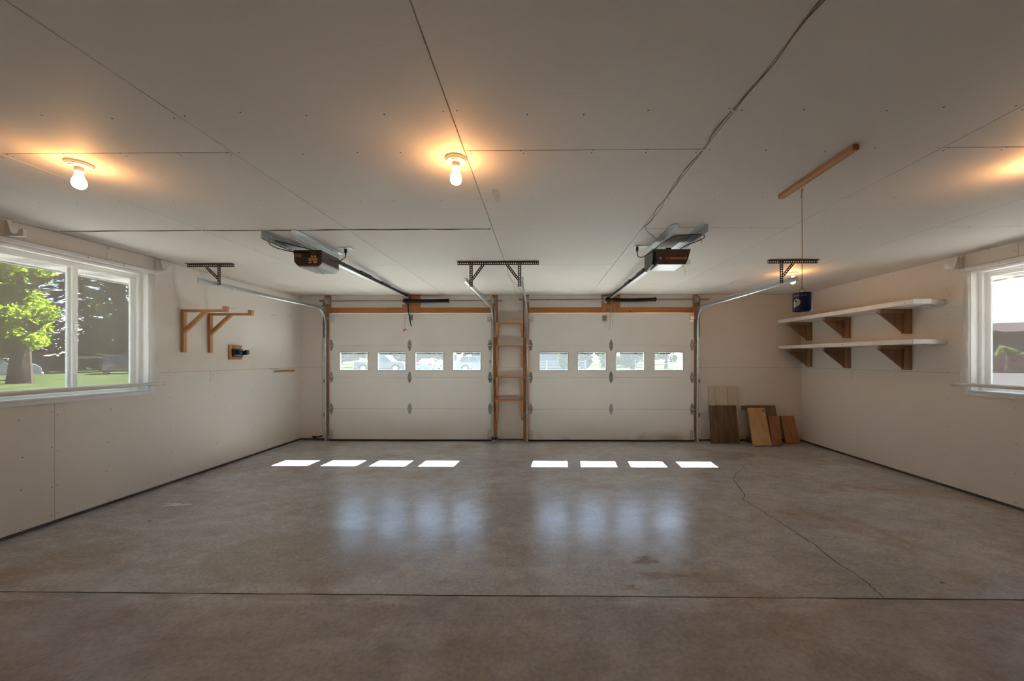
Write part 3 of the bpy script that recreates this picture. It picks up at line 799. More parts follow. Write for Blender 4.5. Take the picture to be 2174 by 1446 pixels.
# ------------------------------------------------------------------ tracks
def track(xv, xe, inward, label):
    """rolled steel channel: vertical run at xv, bend, horizontal run to xe; inward = +1 if the channel opens towards +x"""
    y_c, z_h, R = 6.425, 2.205, .30
    path = [(y_c, .004), (y_c, .6), (y_c, 1.2), (y_c, z_h - R)]
    for k in range(1, 10):
        a = k / 10 * math.pi / 2
        path.append((y_c - R + R * math.cos(a), z_h - R + R * math.sin(a)))
    path += [(y_c - R, z_h), (5.2, z_h), (4.085, z_h + .004)]
    o = thing('door_track', (xv, y_c, 0), label, 'door track', 'steel door tracks')
    # closed-thickness C profile: (lateral, normal)
    i = inward; t = .0022
    prof = [(0, -.024), (i * .020, -.026), (i * .026, -.020), (i * .026, -.014), (i * (.026 - t), -.014), (i * (.026 - t), -.0195), (i * .0195, -.0235), (i * t, -.0215),
            (i * t, .0215), (i * .0195, .0235), (i * (.026 - t), .0195), (i * (.026 - t), .014), (i * .026, .014), (i * .026, .020), (i * .020, .026), (0, .024)]
    v = []; n = len(prof)
    for k, (y, z) in enumerate(path):
        a = path[max(k - 1, 0)]; b_ = path[min(k + 1, len(path) - 1)]
        ty, tz = b_[0] - a[0], b_[1] - a[1]; L = math.hypot(ty, tz); ty /= L; tz /= L
        ny, nz = -tz, ty        # normal in the y-z plane
        f = 0 if y > y_c - R else (y_c - R - y) / (y_c - R - 4.085)
        x = xv + (xe - xv) * f
        for q in prof: v.append((x + q[0], y + ny * q[1], z + nz * q[1]))
    fs = []
    for k in range(len(path) - 1):
        for j in range(n):
            j2 = (j + 1) % n
            fs.append((k * n + j, k * n + j2, (k + 1) * n + j2, (k + 1) * n + j))
    fs += [tuple(range(n)), tuple(range((len(path) - 1) * n, len(path) * n))[::-1]]
    m_ = mb(); m_.add(v, fs, True)
    m_.build('channel', 'galvanized', o, sharp=40)
    # flag bracket and jamb brackets tie it to the lumber
    xo = xv - i * .012
    fb = mb(); fb.box(min(xo, xo - i * .004), max(xo, xo - i * .004), 6.38, LY0, 1.72, 2.24)
    fb.box(min(xo, xo - i * .022), max(xo, xo - i * .022), LY0 - .003, LY0, 1.72, 2.24)
    fb.prism([(6.12, 2.215), (6.40, 2.215), (6.40, 2.255), (6.12, 2.225)], 'x', xo - .002, xo + .002)
    fb.build('flag_bracket', 'galvanized', o)
    for z in (.44, 1.0):
        jb = mb(); jb.box(min(xo, xo - i * .003), max(xo, xo - i * .003), 6.40, LY0, z - .03, z + .03)
        jb.box(min(xo, xo - i * .06), max(xo, xo - i * .06), LY0 - .003, LY0, z - .03, z + .03)
        for dz in (-.013, .013):
            jb.lathe([(.008, 0), (.008, .006)], 6, Matrix.Translation((xo - i * .035, LY0 - .003, z + dz)) @ Matrix.Rotation(math.pi / 2, 4, 'X'))
        jb.build('jamb_bracket', 'hinge_steel', o)
    return o
track(-3.568, -3.640, 1, 'galvanized steel track curving up beside the left wall')
track(-0.762, -0.775, -1, 'galvanized steel track on the left door side nearest the ladder-like shelves')
track(-0.224, -0.195, 1, 'galvanized steel track on the right door side nearest the ladder-like shelves')
track(2.600, 2.690, -1, 'galvanized steel track ending beside the light bulb near the right shelves')

# ------------------------------------------------------------------ torsion springs on their shafts
def torsion(D, x0, x1, sx0, sx1, z, sag, pad, label):
    o = thing('torsion_spring', ((D[0] + D[1]) / 2, 6.42, z), label, 'garage spring', 'torsion springs above the doors')
    y = 6.425
    mb().tube([(x0, y, z), (x1, y, z)], .0125, 10).build('shaft', 'shaft_steel', o)
    n = 34; pts = []; rr = []
    s_ = mb()
    for k in range(n + 1):
        t = k / n; x = sx0 + (sx1 - sx0) * t
        pts.append((x, y, z - sag * math.sin(t * math.pi) ** 1.2)); rr.append(.0295 + (.003 if k % 2 else 0) + (.006 if t < .06 else 0))
    s_.tube(pts, rr, 14)
    s_.build('coil', 'spring_black', o)
    for x, w in ((sx0 - .02, .03), (sx1, .03)):
        c = mb(); c.lathe([(.028, 0), (.034, .004), (.034, w - .004), (.026, w)], 14, Matrix.Translation((x, y, z)) @ Matrix.Rotation(math.pi / 2, 4, 'Y'))
        if x < sx1: c.build('winding_cone', 'spring_black', o)
    for a in range(4):
        c.tube([(sx1 + .016, y, z), (sx1 + .016, y + .042 * math.cos(a * 1.57 + .4), z + .042 * math.sin(a * 1.57 + .4))], .005, 6)
    c.build('winding_cone', 'spring_black', o)
    bp_ = mb(); bp_.prism([(sx0 - .045, z - .06), (sx0 + .0, z - .06), (sx0 + .02, z), (sx0 + .0, z + .05), (sx0 - .045, z + .05), (sx0 - .06, z)], 'y', y - .003, y + .003)
    bp_.bbox(sx0 - .04, sx0, y, YF - .026, z - .055, z - .05, .001)
    for dz in (-.04, .04): bp_.lathe([(.009, 0), (.009, .01)], 6, Matrix.Translation((sx0 - .03, y - .003, z + dz)) @ Matrix.Rotation(math.pi / 2, 4, 'X'))
    bp_.build('bearing_plate', 'galvanized', o)
    for x, s in ((D[0] - .015, 1), (D[1] + .015, -1)):
        dm = mb(); M = Matrix.Translation((x, y, z)) @ Matrix.Rotation(math.pi / 2, 4, 'Y')
        dm.lathe([(.02, -.03), (.055, -.028), (.058, -.022), (.05, -.018), (.05, .018), (.058, .022), (.055, .028), (.02, .03)], 18, M)
        dm.build('cable_drum', 'hinge_steel', o)
        e = mb(); xe = x - s * .045
        e.prism([(y - .045, z - .15), (YF - .005, z - .15), (YF - .005, z + .05), (y + .02, z + .05), (y - .045, z + .02)], 'x', xe - .002, xe + .002)
        e.build('end_plate', 'hinge_steel', o)
        mb().tube([(x + s * .03, y + .05, z - .02), (x + s * .03, 6.445, 1.2), (x + s * .03, 6.445, .16)], .0018, 5).build('lift_cable', 'hinge_steel', o)
    return o
torsion(D1, -3.66, -0.62, -2.245, -1.53, 2.330, .004, 0, 'black taped torsion spring on its shaft above the left garage door')
torsion(D2, -0.345, 2.78, 1.105, 1.885, 2.346, .012, 0, 'black taped torsion spring on its shaft above the right garage door')
# chipboard pads behind the springs
for x0, x1, lab in ((-2.308, -2.006, 'square chipboard mounting pad behind the left spring'), (1.029, 1.342, 'square chipboard mounting pad behind the right spring')):
    tag(mb().bbox(x0 + .001, x1 - .001, YF - .022, LY1, 2.137, ZC - .001, .002).build_at('mounting_pad', 'osb', ((x0 + x1) / 2, YF, 2.137)), lab, 'wood pad', 'chipboard pads over the doors')

# ------------------------------------------------------------------ punched-steel hangers carrying the track ends
def hanger(x0, x1, y, drops, label):
    """drops: (x of drop, brace top x)"""
    o = thing('track_hanger', ((x0 + x1) / 2, y, ZC), label, 'track hanger', 'punched steel track hangers')
    w, t, p = .036, .0025, .0245
    a = mb(); a.perf((x0, y, ZC - .002 - w), (1, 0, 0), (0, 0, 1), x1 - x0, w, t, p, 1, .0065)
    a.box(x0, x1, y - w, y - .001, ZC - .0045, ZC - .002)
    a.build('ceiling_angle', 'punched_steel', o)
    for xd, xb, ze in drops:
        d = mb(); zt = ZC - .006
        d.perf((xd - w / 2, y - .005, ze), (0, 0, 1), (1, 0, 0), zt - ze, w, t, p, 1, .0065)
        d.build('drop_strap', 'punched_steel', o)
        s = 1 if xb > xd else -1
        A = Vector((xb, y - .009, ZC - .035)); B = Vector((xd + s * .012, y - .009, ze + .075))
        dr = (A - B).normalized(); nn = Vector((0, 1, 0)).cross(dr)
        e = mb(); e.perf(B - nn * .016, dr, nn, (A - B).length, .032, t, p, 1, .006)
        e.build('brace', 'punched_steel', o)
    return o
hanger(-3.965, -3.430, 4.325, [(-3.60, -3.745, 2.20)], 'punched steel hanger holding the track end near the left window')
hanger(-0.905, -0.010, 4.270, [(-0.755, -0.62, 2.165), (-0.222, -0.36, 2.165)], 'wide punched steel hanger holding two track ends between the doors')
hanger(2.463, 2.998, 4.240, [(2.61, 2.735, 2.19)], 'punched steel hanger holding the track end beside the right bulb')

# ------------------------------------------------------------------ door openers
def opener_left():
    o = thing('garage_door_opener', (-2.11, 3.65, 2.21), 'black garage door opener with rounded case hanging from the ceiling at left', 'door opener')
    x0, x1, y0, y1, z0, z1 = -2.245, -1.99, 3.53, 3.83, 2.212, 2.362
    # case: chamfered lower edges, tapering slightly
    prof = [(x0, z1), (x0 + .006, z0 + .045), (x0 + .035, z0 + .012), (x1 - .030, z0 + .012), (x1 - .002, z0 + .042), (x1, z1)]
    mb().prism(prof, 'y', y0, y1).build('case', 'charcoal_plastic', o)
    bk = mb().prism([(x0 + .001, z1 + .002), (x0 + .007, z0 + .045), (x0 + .036, z0 + .013), (x1 - .031, z0 + .013), (x1 - .003, z0 + .042), (x1 - .001, z1 + .002)], 'y', y0 - .012, y0)
    back = bk.build('rear_cover', 'black_plastic', o)
    ln = mb().prism([(x0 + .033, z0 + .012), (x0 + .045, z0), (x1 - .04, z0), (x1 - .004, z0 + .030), (x1 - .0005, z0 + .045), (x1 - .028, z0 + .012)], 'y', y0 + .002, y1 - .002)
    ln.build('light_lens', 'grey_lens', o)
    yb = y0 - .0125
    M0 = lambda x, z: Matrix.Translation((x, yb, z)) @ Matrix.Rotation(math.pi / 2, 4, 'X')
    emb = mb()
    for dx in (-.017, .017):
        pr_ = [(.017, 0), (.017, .0015), (.0135, .0015), (.0135, 0)]
        emb.lathe(pr_, 20, M0(-2.205 + dx, 2.315))
    emb.tube([(-2.232, yb - .001, 2.309), (-2.214, yb - .001, 2.321)], .0012, 5); emb.tube([(-2.196, yb - .001, 2.309), (-2.18, yb - .001, 2.321)], .0012, 5)
    emb.build('emblem', 'label_pale', back)
    k = mb()
    for x in (-2.073, -2.045): k.lathe([(.009, 0), (.009, .004), (.006, .006)], 12, M0(x, 2.305))
    k.build('terminal_screws', 'brass', back)
    st = mb(); st.box(-2.105, -2.082, yb - .0008, yb, 2.262, 2.292); st.box(-2.078, -2.025, yb - .0008, yb, 2.268, 2.294)
    st.build('sticker', 'label_tan', back)
    st = mb(); st.box(-2.106, -2.08, yb - .0008, yb, 2.246, 2.256); st.box(-2.06, -2.03, yb - .0008, yb, 2.246, 2.262)
    st.build('sticker', 'label_pale', back)
    sd = mb(); sd.box(x1 - .0005, x1 + .0012, y0 + .03, y0 + .22, 2.272, 2.288); sd.box(x1 - .0005, x1 + .0014, y1 - .06, y1 - .02, 2.262, 2.285)
    sd.build('side_stripe', 'label_dark_red', o)
    wr = mb()
    for s in range(5):
        q = random.Random(s); wr.tube([(-2.10 + q.uniform(0, .06), yb - .004, 2.352), (-2.09 + q.uniform(0, .05), yb - .012, 2.334), (-2.06 + q.uniform(-.02, .03), yb - .006, 2.325), (-2.06 + q.uniform(-.02, .02), yb, 2.308)], .0013, 5, smooth_path=5)
    wr.build('bell_wires', 'wire_brown', o)
    mb().tube([(-2.05, yb, 2.24), (-2.048, yb - .004, 2.21), (-2.02, yb + .05, 2.175), (-1.995, yb + .06, 2.155)], .0011, 5, smooth_path=5).build('antenna_wire', 'rail_black', o)
    # ceiling irons
    for x, s in ((-2.305, 1), (-2.055, 1)):
        a = mb(); z = ZC - .003
        a.perf((x, 3.19, z - .072), (0, 1, 0), (0, 0, 1), .76, .072, .0025, .022, 2, .0055)
        a.box(x, x + .055, 3.19, 3.95, z - .0025, z); a.build('mounting_iron', 'galvanized', o)
    c = mb(); c.box(-2.305, -2.05, 3.60, 3.64, 2.362, 2.369); c.box(-2.305, -2.05, 3.74, 3.78, 2.362, 2.369); c.build('cross_strap', 'galvanized', o)
    rail(o, (-2.035, 3.80, 2.338), (-2.178, 6.44, 2.392), (.30, .56))
    a = mb(); a.prism([(-2.190, 2.36), (-2.168, 2.36), (-2.160, 2.16), (-2.142, 2.04), (-2.116, 1.905), (-2.130, 1.903), (-2.158, 2.04), (-2.178, 2.16)], 'y', 6.395, 6.405)
    a.build('lift_arm', 'rail_black', o)
    t = mb(); t.bbox(-2.215, -2.14, 6.33, 6.44, 2.36, 2.41, .006); t.build('trolley', 'hinge_steel', o)
    mb().tube([(-2.222, 6.38, 2.36), (-2.226, 6.378, 2.2), (-2.222, 6.378, 2.05), (-2.216, 6.378, 1.86)], .0022, 5, smooth_path=4).build('release_cord', 'red_string', o)
    h = mb().lathe([(.0, -.03), (.011, -.028), (.013, 0), (.011, .028), (0, .03)], 10, Matrix.Translation((-2.222, 6.378, 1.842)) @ Matrix.Rotation(math.radians(62), 4, 'Y'))
    h.build('release_handle', 'red_handle', o)
    return o
def rail(o, A, B, splices):
    A, B = Vector(A), Vector(B); d = (B - A); L = d.length; dn = d.normalized()
    q = dn.to_track_quat('Y', 'Z').to_matrix().to_4x4(); M = Matrix.Translation(A) @ q
    mb().prism([(-.006, .022), (-.006, -.014), (.006, -.014), (.006, .022)], 'y', 0, L, M).build('rail_web', 'rail_black', o)
    mb().box(-.021, .021, 0, L, -.021, -.014, M).build('rail_flange', 'galvanized', o)
    mb().box(-.018, .018, 0, L, .020, .026, M).build('rail_cap', 'rail_black', o)
    for s in splices:
        mb().box(-.028, .028, L * s - .16, L * s + .16, .012, .032, M).build('splice_sleeve', 'rail_black', o)
    e = mb(); e.box(-.03, .03, L - .03, L + .05, -.03, .012, M); e.build('header_bracket', 'hinge_steel', o)
opener_left()
def opener_right():
    o = thing('garage_door_opener', (1.17, 3.63, 2.21), 'brown and black garage door opener with white light lens hanging at right', 'door opener')
    y0, y1 = 3.50, 3.76
    # trapezoid housing, wider at the top
    z0, z1 = 2.222, 2.356
    f = mb().prism([(1.030, z1), (1.052, z0 + .055), (1.062, z0), (1.308, z0), (1.330, z0 + .055), (1.352, z1)], 'y', y0, y1)
    f.build('housing', 'brown_housing', o)
    sd = mb()
    sd.prism([(y0 - .004, z1 + .002), (y1 + .01, z1 + .012), (y1 + .01, z0 - .004), (y1 - .03, z0 - .02), (y0 + .02, z0 + .0), (y0 - .004, z0 + .05)], 'x', 1.012, 1.030)
    sd.build('side_cover', 'black_plastic', o)
    ln = mb().prism([(1.060, z0 + .006), (1.064, z0 - .004), (1.296, z0 - .004), (1.308, z0 + .006)], 'y', y0 + .004, y1 - .004)
    ln.build('light_lens', 'white_lens', o)
    yb = y0 - .0008
    b_ = mb().box(1.062, 1.324, yb - .0006, yb + .002, 2.258, 2.290); pl = b_.build('name_plate', 'slot_dark', o)
    b_ = mb().box(1.068, 1.318, yb - .0012, yb, 2.263, 2.285); b_.build('stripe', 'label_salmon', pl)
    b_ = mb().box(1.095, 1.125, yb - .0018, yb - .001, 2.265, 2.283); b_.build('badge', 'slot_dark', pl)
    b_ = mb().box(1.13, 1.17, yb - .0018, yb - .001, 2.269, 2.281); b_.build('badge', 'label_red', pl)
    b_ = mb().box(1.18, 1.245, yb - .0018, yb - .001, 2.2715, 2.2765); b_.build('badge', 'label_red', pl)
    b_ = mb()
    for k in range(6): b_.box(1.248 + k * .0085, 1.2535 + k * .0085, yb - .0018, yb - .001, 2.270 + (k % 2) * .002, 2.280)
    b_.build('plate_text', 'slot_dark', pl)
    c = mb().bbox(1.14, 1.19, y0 + .03, y0 + .09, z1, z1 + .022, .004); c.build('limit_box', 'black_plastic', o)
    bl = mb().lathe([(.0, .0), (.022, .012), (.029, .035), (.024, .058), (.013, .075), (.012, .09)], 18, rot((1.385, y0 + .08, 2.262), 0, math.radians(-90), 0))
    bl.build('spare_bulb', 'bulb_glass', o)
    mb().tube([(1.275, y0 + .02, 2.222), (1.30, y0 + .03, 2.20), (1.312, y0 + .03, 2.165), (1.305, y0 + .03, 2.135)], .0012, 5, smooth_path=5).build('antenna_wire', 'rail_black', o)
    for x, t in ((1.095, -1), (1.325, -1)):
        a = mb(); z = ZC - .003; w = .060 if x > 1.2 else .04
        a.perf((x, 3.085, z - w), (0, 1, 0), (0, 0, 1), .83, w, .0025, .022, 2, .005)
        a.box(x - .055, x, 3.085, 3.915, z - .0025, z); a.build('mounting_iron', 'galvanized', o)
    c = mb(); c.box(1.09, 1.33, 3.60, 3.64, z1, z1 + .008); c.box(1.09, 1.33, 3.70, 3.73, z1, z1 + .008)
    for x in (1.093, 1.323):
        c.box(x, x + .003, 3.56, 3.60, z1 - .02, ZC - .03); c.box(x, x + .003, 3.72, 3.76, z1 - .02, ZC - .03)
    c.build('cross_strap', 'galvanized', o)
    rail(o, (1.125, 3.76, 2.300), (1.176, 6.44, 2.385), (.22, .48))
    mb().prism([(1.170, 2.33), (1.176, 2.33), (1.172, 2.08), (1.148, 1.832), (1.143, 1.832), (1.163, 2.06)], 'y', 6.395, 6.403).build('lift_arm', 'hinge_steel', o)
    mb().bbox(1.145, 1.205, 6.33, 6.44, 2.36, 2.395, .006).build('trolley', 'hinge_steel', o)
    mb().tube([(1.200, 6.38, 2.37), (1.196, 6.378, 2.2), (1.194, 6.378, 2.0), (1.197, 6.378, 1.90)], .002, 5, smooth_path=4).build('release_cord', 'red_string', o)
    mb().lathe([(0, -.006), (.005, -.003), (.005, .003), (0, .006)], 8, Matrix.Translation((1.197, 6.378, 1.90))).build('cord_knot', 'red_string', o)
    return o
opener_right()

# ceiling outlets and opener cords
def outlet_ceiling(x, y, label, rz=0):
    o = thing('ceiling_outlet', (x, y, ZC), label, 'outlet', 'ceiling outlets for the openers')
    M = rot((x, y, ZC), 0, 0, rz)
    mb().bbox(-.058, .058, -.036, .036, -.007, -.0005, .002, M).build('cover_plate', 'white_plastic', o)
    r_ = mb()
    for dx in (-.021, .021): r_.bbox(dx - .016, dx + .016, -.014, .014, -.009, -.006, .002, M)
    r_.build('receptacle', 'ivory_plastic', o)
    return o
outlet_ceiling(-1.865, 3.72, 'white ceiling outlet with plug beside the left opener')
outlet_ceiling(0.955, 3.70, 'white ceiling outlet with plug beside the right opener', .1)
def cord(pts, plug, label, tie=None):
    o = thing('power_cord', plug, label, 'cord')
    mb().tube(pts, .0042, 8, smooth_path=6).build('cable', 'cord_black', o)
    x, y, z = plug
    p = mb(); p.bbox(x - .011, x + .011, y - .011, y + .011, z - .04, z, .004); p.tube([(x, y, z - .035), (x, y, z - .06)], [.008, .005], 8)
    p.build('plug', 'black_plastic', o)
    if tie:
        for k, q in enumerate(tie):
            t = mb(); t.lathe([(.009, -.004), (.011, 0), (.009, .004)], 8, Matrix.Translation(q) @ Matrix.Rotation(1.2, 4, 'Y'))
            t.tube([q, (q[0] + .012, q[1], q[2] - .015), (q[0] + .006, q[1], q[2] - .03)], .0016, 5); t.build('twist_tie', 'red_string', o)
    return o
cord([(-2.055, 3.515, 2.345), (-2.15, 3.50, 2.338), (-2.24, 3.49, 2.342), (-2.32, 3.42, 2.352), (-2.352, 3.36, 2.372), (-2.345, 3.34, 2.40), (-2.30, 3.36, 2.402), (-2.20, 3.43, 2.385), (-2.10, 3.52, 2.372),
      (-2.04, 3.62, 2.352), (-2.0, 3.65, 2.318), (-1.95, 3.66, 2.296), (-1.90, 3.68, 2.31), (-1.873, 3.715, 2.345), (-1.868, 3.72, 2.37)], (-1.868, 3.72, ZC - .009),
     'black cord looping from the left opener to its ceiling outlet')
cord([(1.27, 3.54, 2.365), (1.29, 3.46, 2.374), (1.33, 3.34, 2.372), (1.365, 3.26, 2.380), (1.345, 3.22, 2.392), (1.25, 3.21, 2.392), (1.12, 3.24, 2.388), (1.06, 3.34, 2.372), (1.02, 3.46, 2.345), (.985, 3.56, 2.325), (.95, 3.63, 2.318), (.925, 3.665, 2.332), (.918, 3.68, 2.368)],
     (.918, 3.68, ZC - .009), 'black cord looping from the right opener to its ceiling outlet', [(1.09, 3.28, 2.380), (1.35, 3.285, 2.374)])

# ================================================================== LIGHTS
def lamp(x, y, label):
    o = thing('ceiling_light', (x, y, ZC), label, 'light bulb', 'bare bulbs on the ceiling')
    P = Matrix.Translation((x, y, ZC))
    mb().lathe([(.0, -.0002), (.057, -.0002), (.057, -.006), (.054, -.011), (.050, -.013)], 32, P).build('rim', 'porcelain', o)
    b_ = mb().lathe([(.051, -.011), (.050, -.017), (.034, -.023), (.022, -.026), (.0, -.026)], 32, P).build('base', 'porcelain', o)
    mb().box(x - .014, x + .014, y - .042, y - .031, ZC - .0215, ZC - .017).build('pull_slot', 'slot_dark', b_)
    for dx in (-.03, .03): mb().lathe([(.0035, -.023), (.0035, -.019)], 8, Matrix.Translation((x + dx, y, ZC))).build('screw', 'slot_dark', b_)
    mb().lathe([(.019, -.025), (.019, -.040), (.021, -.041), (.021, -.046), (.017, -.047)], 24, P).build('socket', 'porcelain', o)
    mb().lathe([(.0135, -.044), (.0150, -.058), (.020, -.074), (.0275, -.092), (.0300, -.106), (.0285, -.120), (.0225, -.132), (.012, -.1385), (.0, -.140)], 20, P).build('bulb', 'lit_bulb', o)
    return o
lamp(-0.445, 2.06, 'glowing bare bulb beside the middle ceiling seam')
lamp(-2.506, 2.085, 'glowing bare bulb at the ceiling above the left window side')
lamp(3.135, 4.86, 'glowing bare bulb half hidden behind the right track end')
lamp(2.70, 2.13, 'glowing bare bulb just outside the right edge of the photo')

# ================================================================== LEFT WALL FITTINGS
def wood_bracket(y, L, label):
    o = thing('lumber_bracket', (XL, y, 1.446), label, 'bracket', 'wooden lumber brackets')
    w = .040; zt = 1.917; q = .0005
    mb().bbox(XL + q, XL + .032, y, y + w + .004, 1.446, zt - .016, .002).build('upright', 'fir_z', o)
    mb().bbox(XL + q, XL + L, y, y + w, zt - .016, zt + .012, .002).build('arm', 'fir_x', o)
    mb().bbox(XL + L - .045, XL + L, y - .002, y + w + .002, zt + .012, zt + .048, .002).build('stop_block', 'fir_z', o)
    a, b_ = (XL + .03, 1.690), (XL + .29, zt - .016)
    mb().prism([(a[0], a[1] - .03), (a[0], a[1] + .028), (b_[0] - .055, b_[1]), (b_[0], b_[1])], 'y', y + .004, y + w - .004).build('brace', 'fir_x', o)
    s = mb()
    for z in (1.48, 1.58, 1.68, 1.86): dot(s, (XL + .0322, y + .024, z), (1, 0, 0), .005)
    s.build('bolt_heads', 'screw_black', o)['kind'] = 'stuff'
    return o
wood_bracket(4.335, .52, 'wooden lumber bracket nearer the left window')
wood_bracket(4.690, .54, 'wooden lumber bracket nearer the black hook plaque')
o = thing('hook_plaque', (XL, 5.11, 1.36), 'small wooden square on left wall holding a black plastic hook', 'wall hook')
mb().bbox(XL + .0005, XL + .02, 5.00, 5.215, 1.362, 1.552, .003).build('backboard', 'pine_y', o)
h = mb(); h.bbox(XL + .02, XL + .052, 5.035, 5.20, 1.395, 1.500, .008); h.build('hook_body', 'black_plastic', o)
h = mb(); h.bbox(XL + .05, XL + .12, 5.045, 5.10, 1.425, 1.475, .01); h.bbox(XL + .045, XL + .13, 5.13, 5.18, 1.42, 1.478, .01)
h.bbox(XL + .11, XL + .15, 5.125, 5.185, 1.43, 1.488, .01); h.bbox(XL + .04, XL + .07, 5.02, 5.06, 1.43, 1.47, .008)
h.build('prong', 'black_plastic', o)
tag(mb().bbox(XL + .0005, XL + .022, 5.875, 6.34, 1.163, 1.19, .003).build_at('nailer_strip', 'pine_y', (XL, 6.1, 1.16)), 'short wooden strip nailed to left wall near the corner', 'wood strip')
def wall_hook(y, z, label):
    o = mb().tube([(XL, y, z), (XL + .03, y, z - .012), (XL + .055, y + .008, z - .008), (XL + .06, y + .012, z + .008)], .0018, 5, smooth_path=4).build_at('wire_hook', 'hinge_steel', (XL, y, z))
    tag(o, label, 'hook', 'thin wire hooks on the left wall')
for k, (y, z) in enumerate(((5.02, 2.035), (5.37, 2.03), (5.80, 2.03), (6.22, 2.06))):
    wall_hook(y, z, ['thin wire hook on left wall, above the wooden bracket', 'thin wire hook on left wall, second from the brackets', 'thin wire hook on left wall, third from the brackets', 'thin wire hook on left wall, nearest the far corner'][k])
def wall_outlet(x, y, z, n, label):
    """n: 'x+' faces +x, 'x-' faces -x, 'y-' faces -y"""
    o = thing('wall_outlet', (x, y, z), label, 'outlet')
    M = {'x+': rot((x, y, z), 0, 0, -math.pi / 2), 'x-': rot((x, y, z), 0, 0, math.pi / 2), 'y-': rot((x, y, z))}[n]
    if n == 'x+': M = Matrix.Translation((x, y, z)) @ Matrix.Rotation(math.pi / 2, 4, 'Z')
    if n == 'x-': M = Matrix.Translation((x, y, z)) @ Matrix.Rotation(-math.pi / 2, 4, 'Z')
    pl = mb().bbox(-.035, .035, -.006, -.0003, -.0575, .0575, .002, M).build('cover_plate', 'ivory_plastic', o)
    for dz in (-.020, .020):
        mb().bbox(-.016, .016, -.0085, -.005, dz - .014, dz + .014, .003, M).build('receptacle', 'ivory_plastic', o)
        s = mb()
        for dx in (-.006, .006): s.box(dx - .0012, dx + .0012, -.0092, -.008, dz - .003, dz + .006, M)
        s.box(-.002, .002, -.0092, -.008, dz - .010, dz - .006, M)
        s.build('slot', 'slot_dark', o)
    return o
wall_outlet(XL, 4.76, 1.154, 'x+', 'ivory outlet on left wall below the wooden brackets')
wall_outlet(XR, 5.465, 1.16, 'x-', 'ivory outlet on right wall below the lower shelf')
wall_outlet(-0.635, YF, 1.135, 'y-', 'ivory outlet between the doors, just above the third shelf')

# ================================================================== WINDOW SCREENS
def screen(x_in, sgn, y0, y1, label):
    """sgn: +1 when the room lies towards +x"""
    o = thing('window_screen', (x_in, (y0 + y1) / 2, 1.09), label, 'window screen', 'roll-up window screens')
    xb = x_in + sgn * .012
    b_ = mb().bbox(xb, xb + sgn * .03, y0 - .03, y1 + .035, 2.256, 2.292, .006).build('batten', 'white_paint_wood', o)
    s = mb()
    for y in (y0 + .02, (y0 + y1) / 2, y1 - .3, y1): dot(s, (xb + sgn * .03, y, 2.274), (sgn, 0, 0), .005)
    s.build('screw_heads', 'screw_black', b_)['kind'] = 'stuff'
    # cloth hangs from the batten to the pipe with a slight wave
    n, k = 26, 14; v = []
    for i in range(n + 1):
        t = i / n; z = 2.258 + (1.122 - 2.258) * t
        for j in range(k + 1):
            u = j / k; y = (y0 - .015) + (y1 - y0 + .035 + .022 * t) * u
            x = xb + sgn * (.004 + .028 * t + .003 * math.sin(u * 9 + t * 3) * math.sin(t * math.pi))
            v.append((x, y, z))
    f = [(i * (k + 1) + j, i * (k + 1) + j + 1, (i + 1) * (k + 1) + j + 1, (i + 1) * (k + 1) + j) for i in range(n) for j in range(k)]
    c = mb(); c.add(v, f, True); c.build('cloth', 'sheer_cloth', o)
    xp = xb + sgn * .048
    mb().tube([(xp, y0 - .08, 1.112), (xp, y1 + .095, 1.112)], .0165, 14).build('pipe', 'pvc_pipe', o)
    for y in (y0 - .08, y1 + .085):
        mb().lathe([(.0185, -.012), (.0205, -.008), (.0205, .008), (.0185, .012), (.0, .013)], 14, Matrix.Translation((xp, y, 1.112)) @ Matrix.Rotation(-math.pi / 2, 4, 'X')).build('end_cap', 'pvc_pipe', o)
    return o
screen(XL, 1, 2.80, 4.0, 'sheer white screen with pipe hem over the left window')
screen(XR, -1, 2.80, 4.0, 'sheer white screen with pipe hem over the right window')
def cradle(x_in, sgn, y, label):
    o = thing('pipe_cradle', (x_in, y, 2.28), label, 'bracket', 'white cradles over the windows')
    t = .022; X = lambda d: x_in + sgn * d
    mb().bbox(X(.0005), X(.02), y - .028, y + .028, 2.30, 2.418, .003).build('back_plate', 'white_paint_wood', o)
    mb().prism([(X(.02), 2.418), (X(.02), 2.296), (X(.165), 2.296), (X(.165), 2.352), (X(.135), 2.352), (X(.122), 2.325), (X(.095), 2.31), (X(.07), 2.325), (X(.055), 2.375), (X(.042), 2.418)], 'y', y - t / 2, y + t / 2).build('hook', 'white_paint_wood', o)
    return o
cradle(XL, 1, 4.07, 'white hook cradle at the far top corner of the left window')
cradle(XL, 1, 2.885, 'white hook cradle above the left window near the photo edge')
cradle(XR, -1, 4.07, 'white hook cradle at the top corner of the right window')

# ================================================================== RIGHT WALL SHELVES
def long_shelf(z1, thick, label):
    o = thing('wall_shelf', (XR - .2, 5.3, z1 - thick), label, 'shelf', 'white wall shelves')
    x0 = XR - .402
    mb().bbox(x0, x0 + .2, 4.16, YF - .03, z1 - thick, z1, .003).build('board', 'shelf_white', o)
    mb().bbox(x0 + .203, XR - .001, 4.21, YF - .03, z1 - thick, z1, .003).build('board', 'shelf_white', o)
    s = mb(); r = random.Random(int(z1 * 100))
    for k in range(8): dot(s, (x0, 4.3 + k * .28 + r.uniform(-.05, .05), z1 - thick / 2 + r.uniform(-.008, .008)), (-1, 0, 0), .0045)
    s.build('nail_heads', 'screw_black', o)['kind'] = 'stuff'
    mb().bbox(XR - .16, XR - .02, 4.30, 4.34, z1 - thick - .018, z1 - thick - .0005, .003).build('end_cleat', 'shelf_white', o)
long_shelf(2.007, .053, 'upper long white shelf on the right wall')
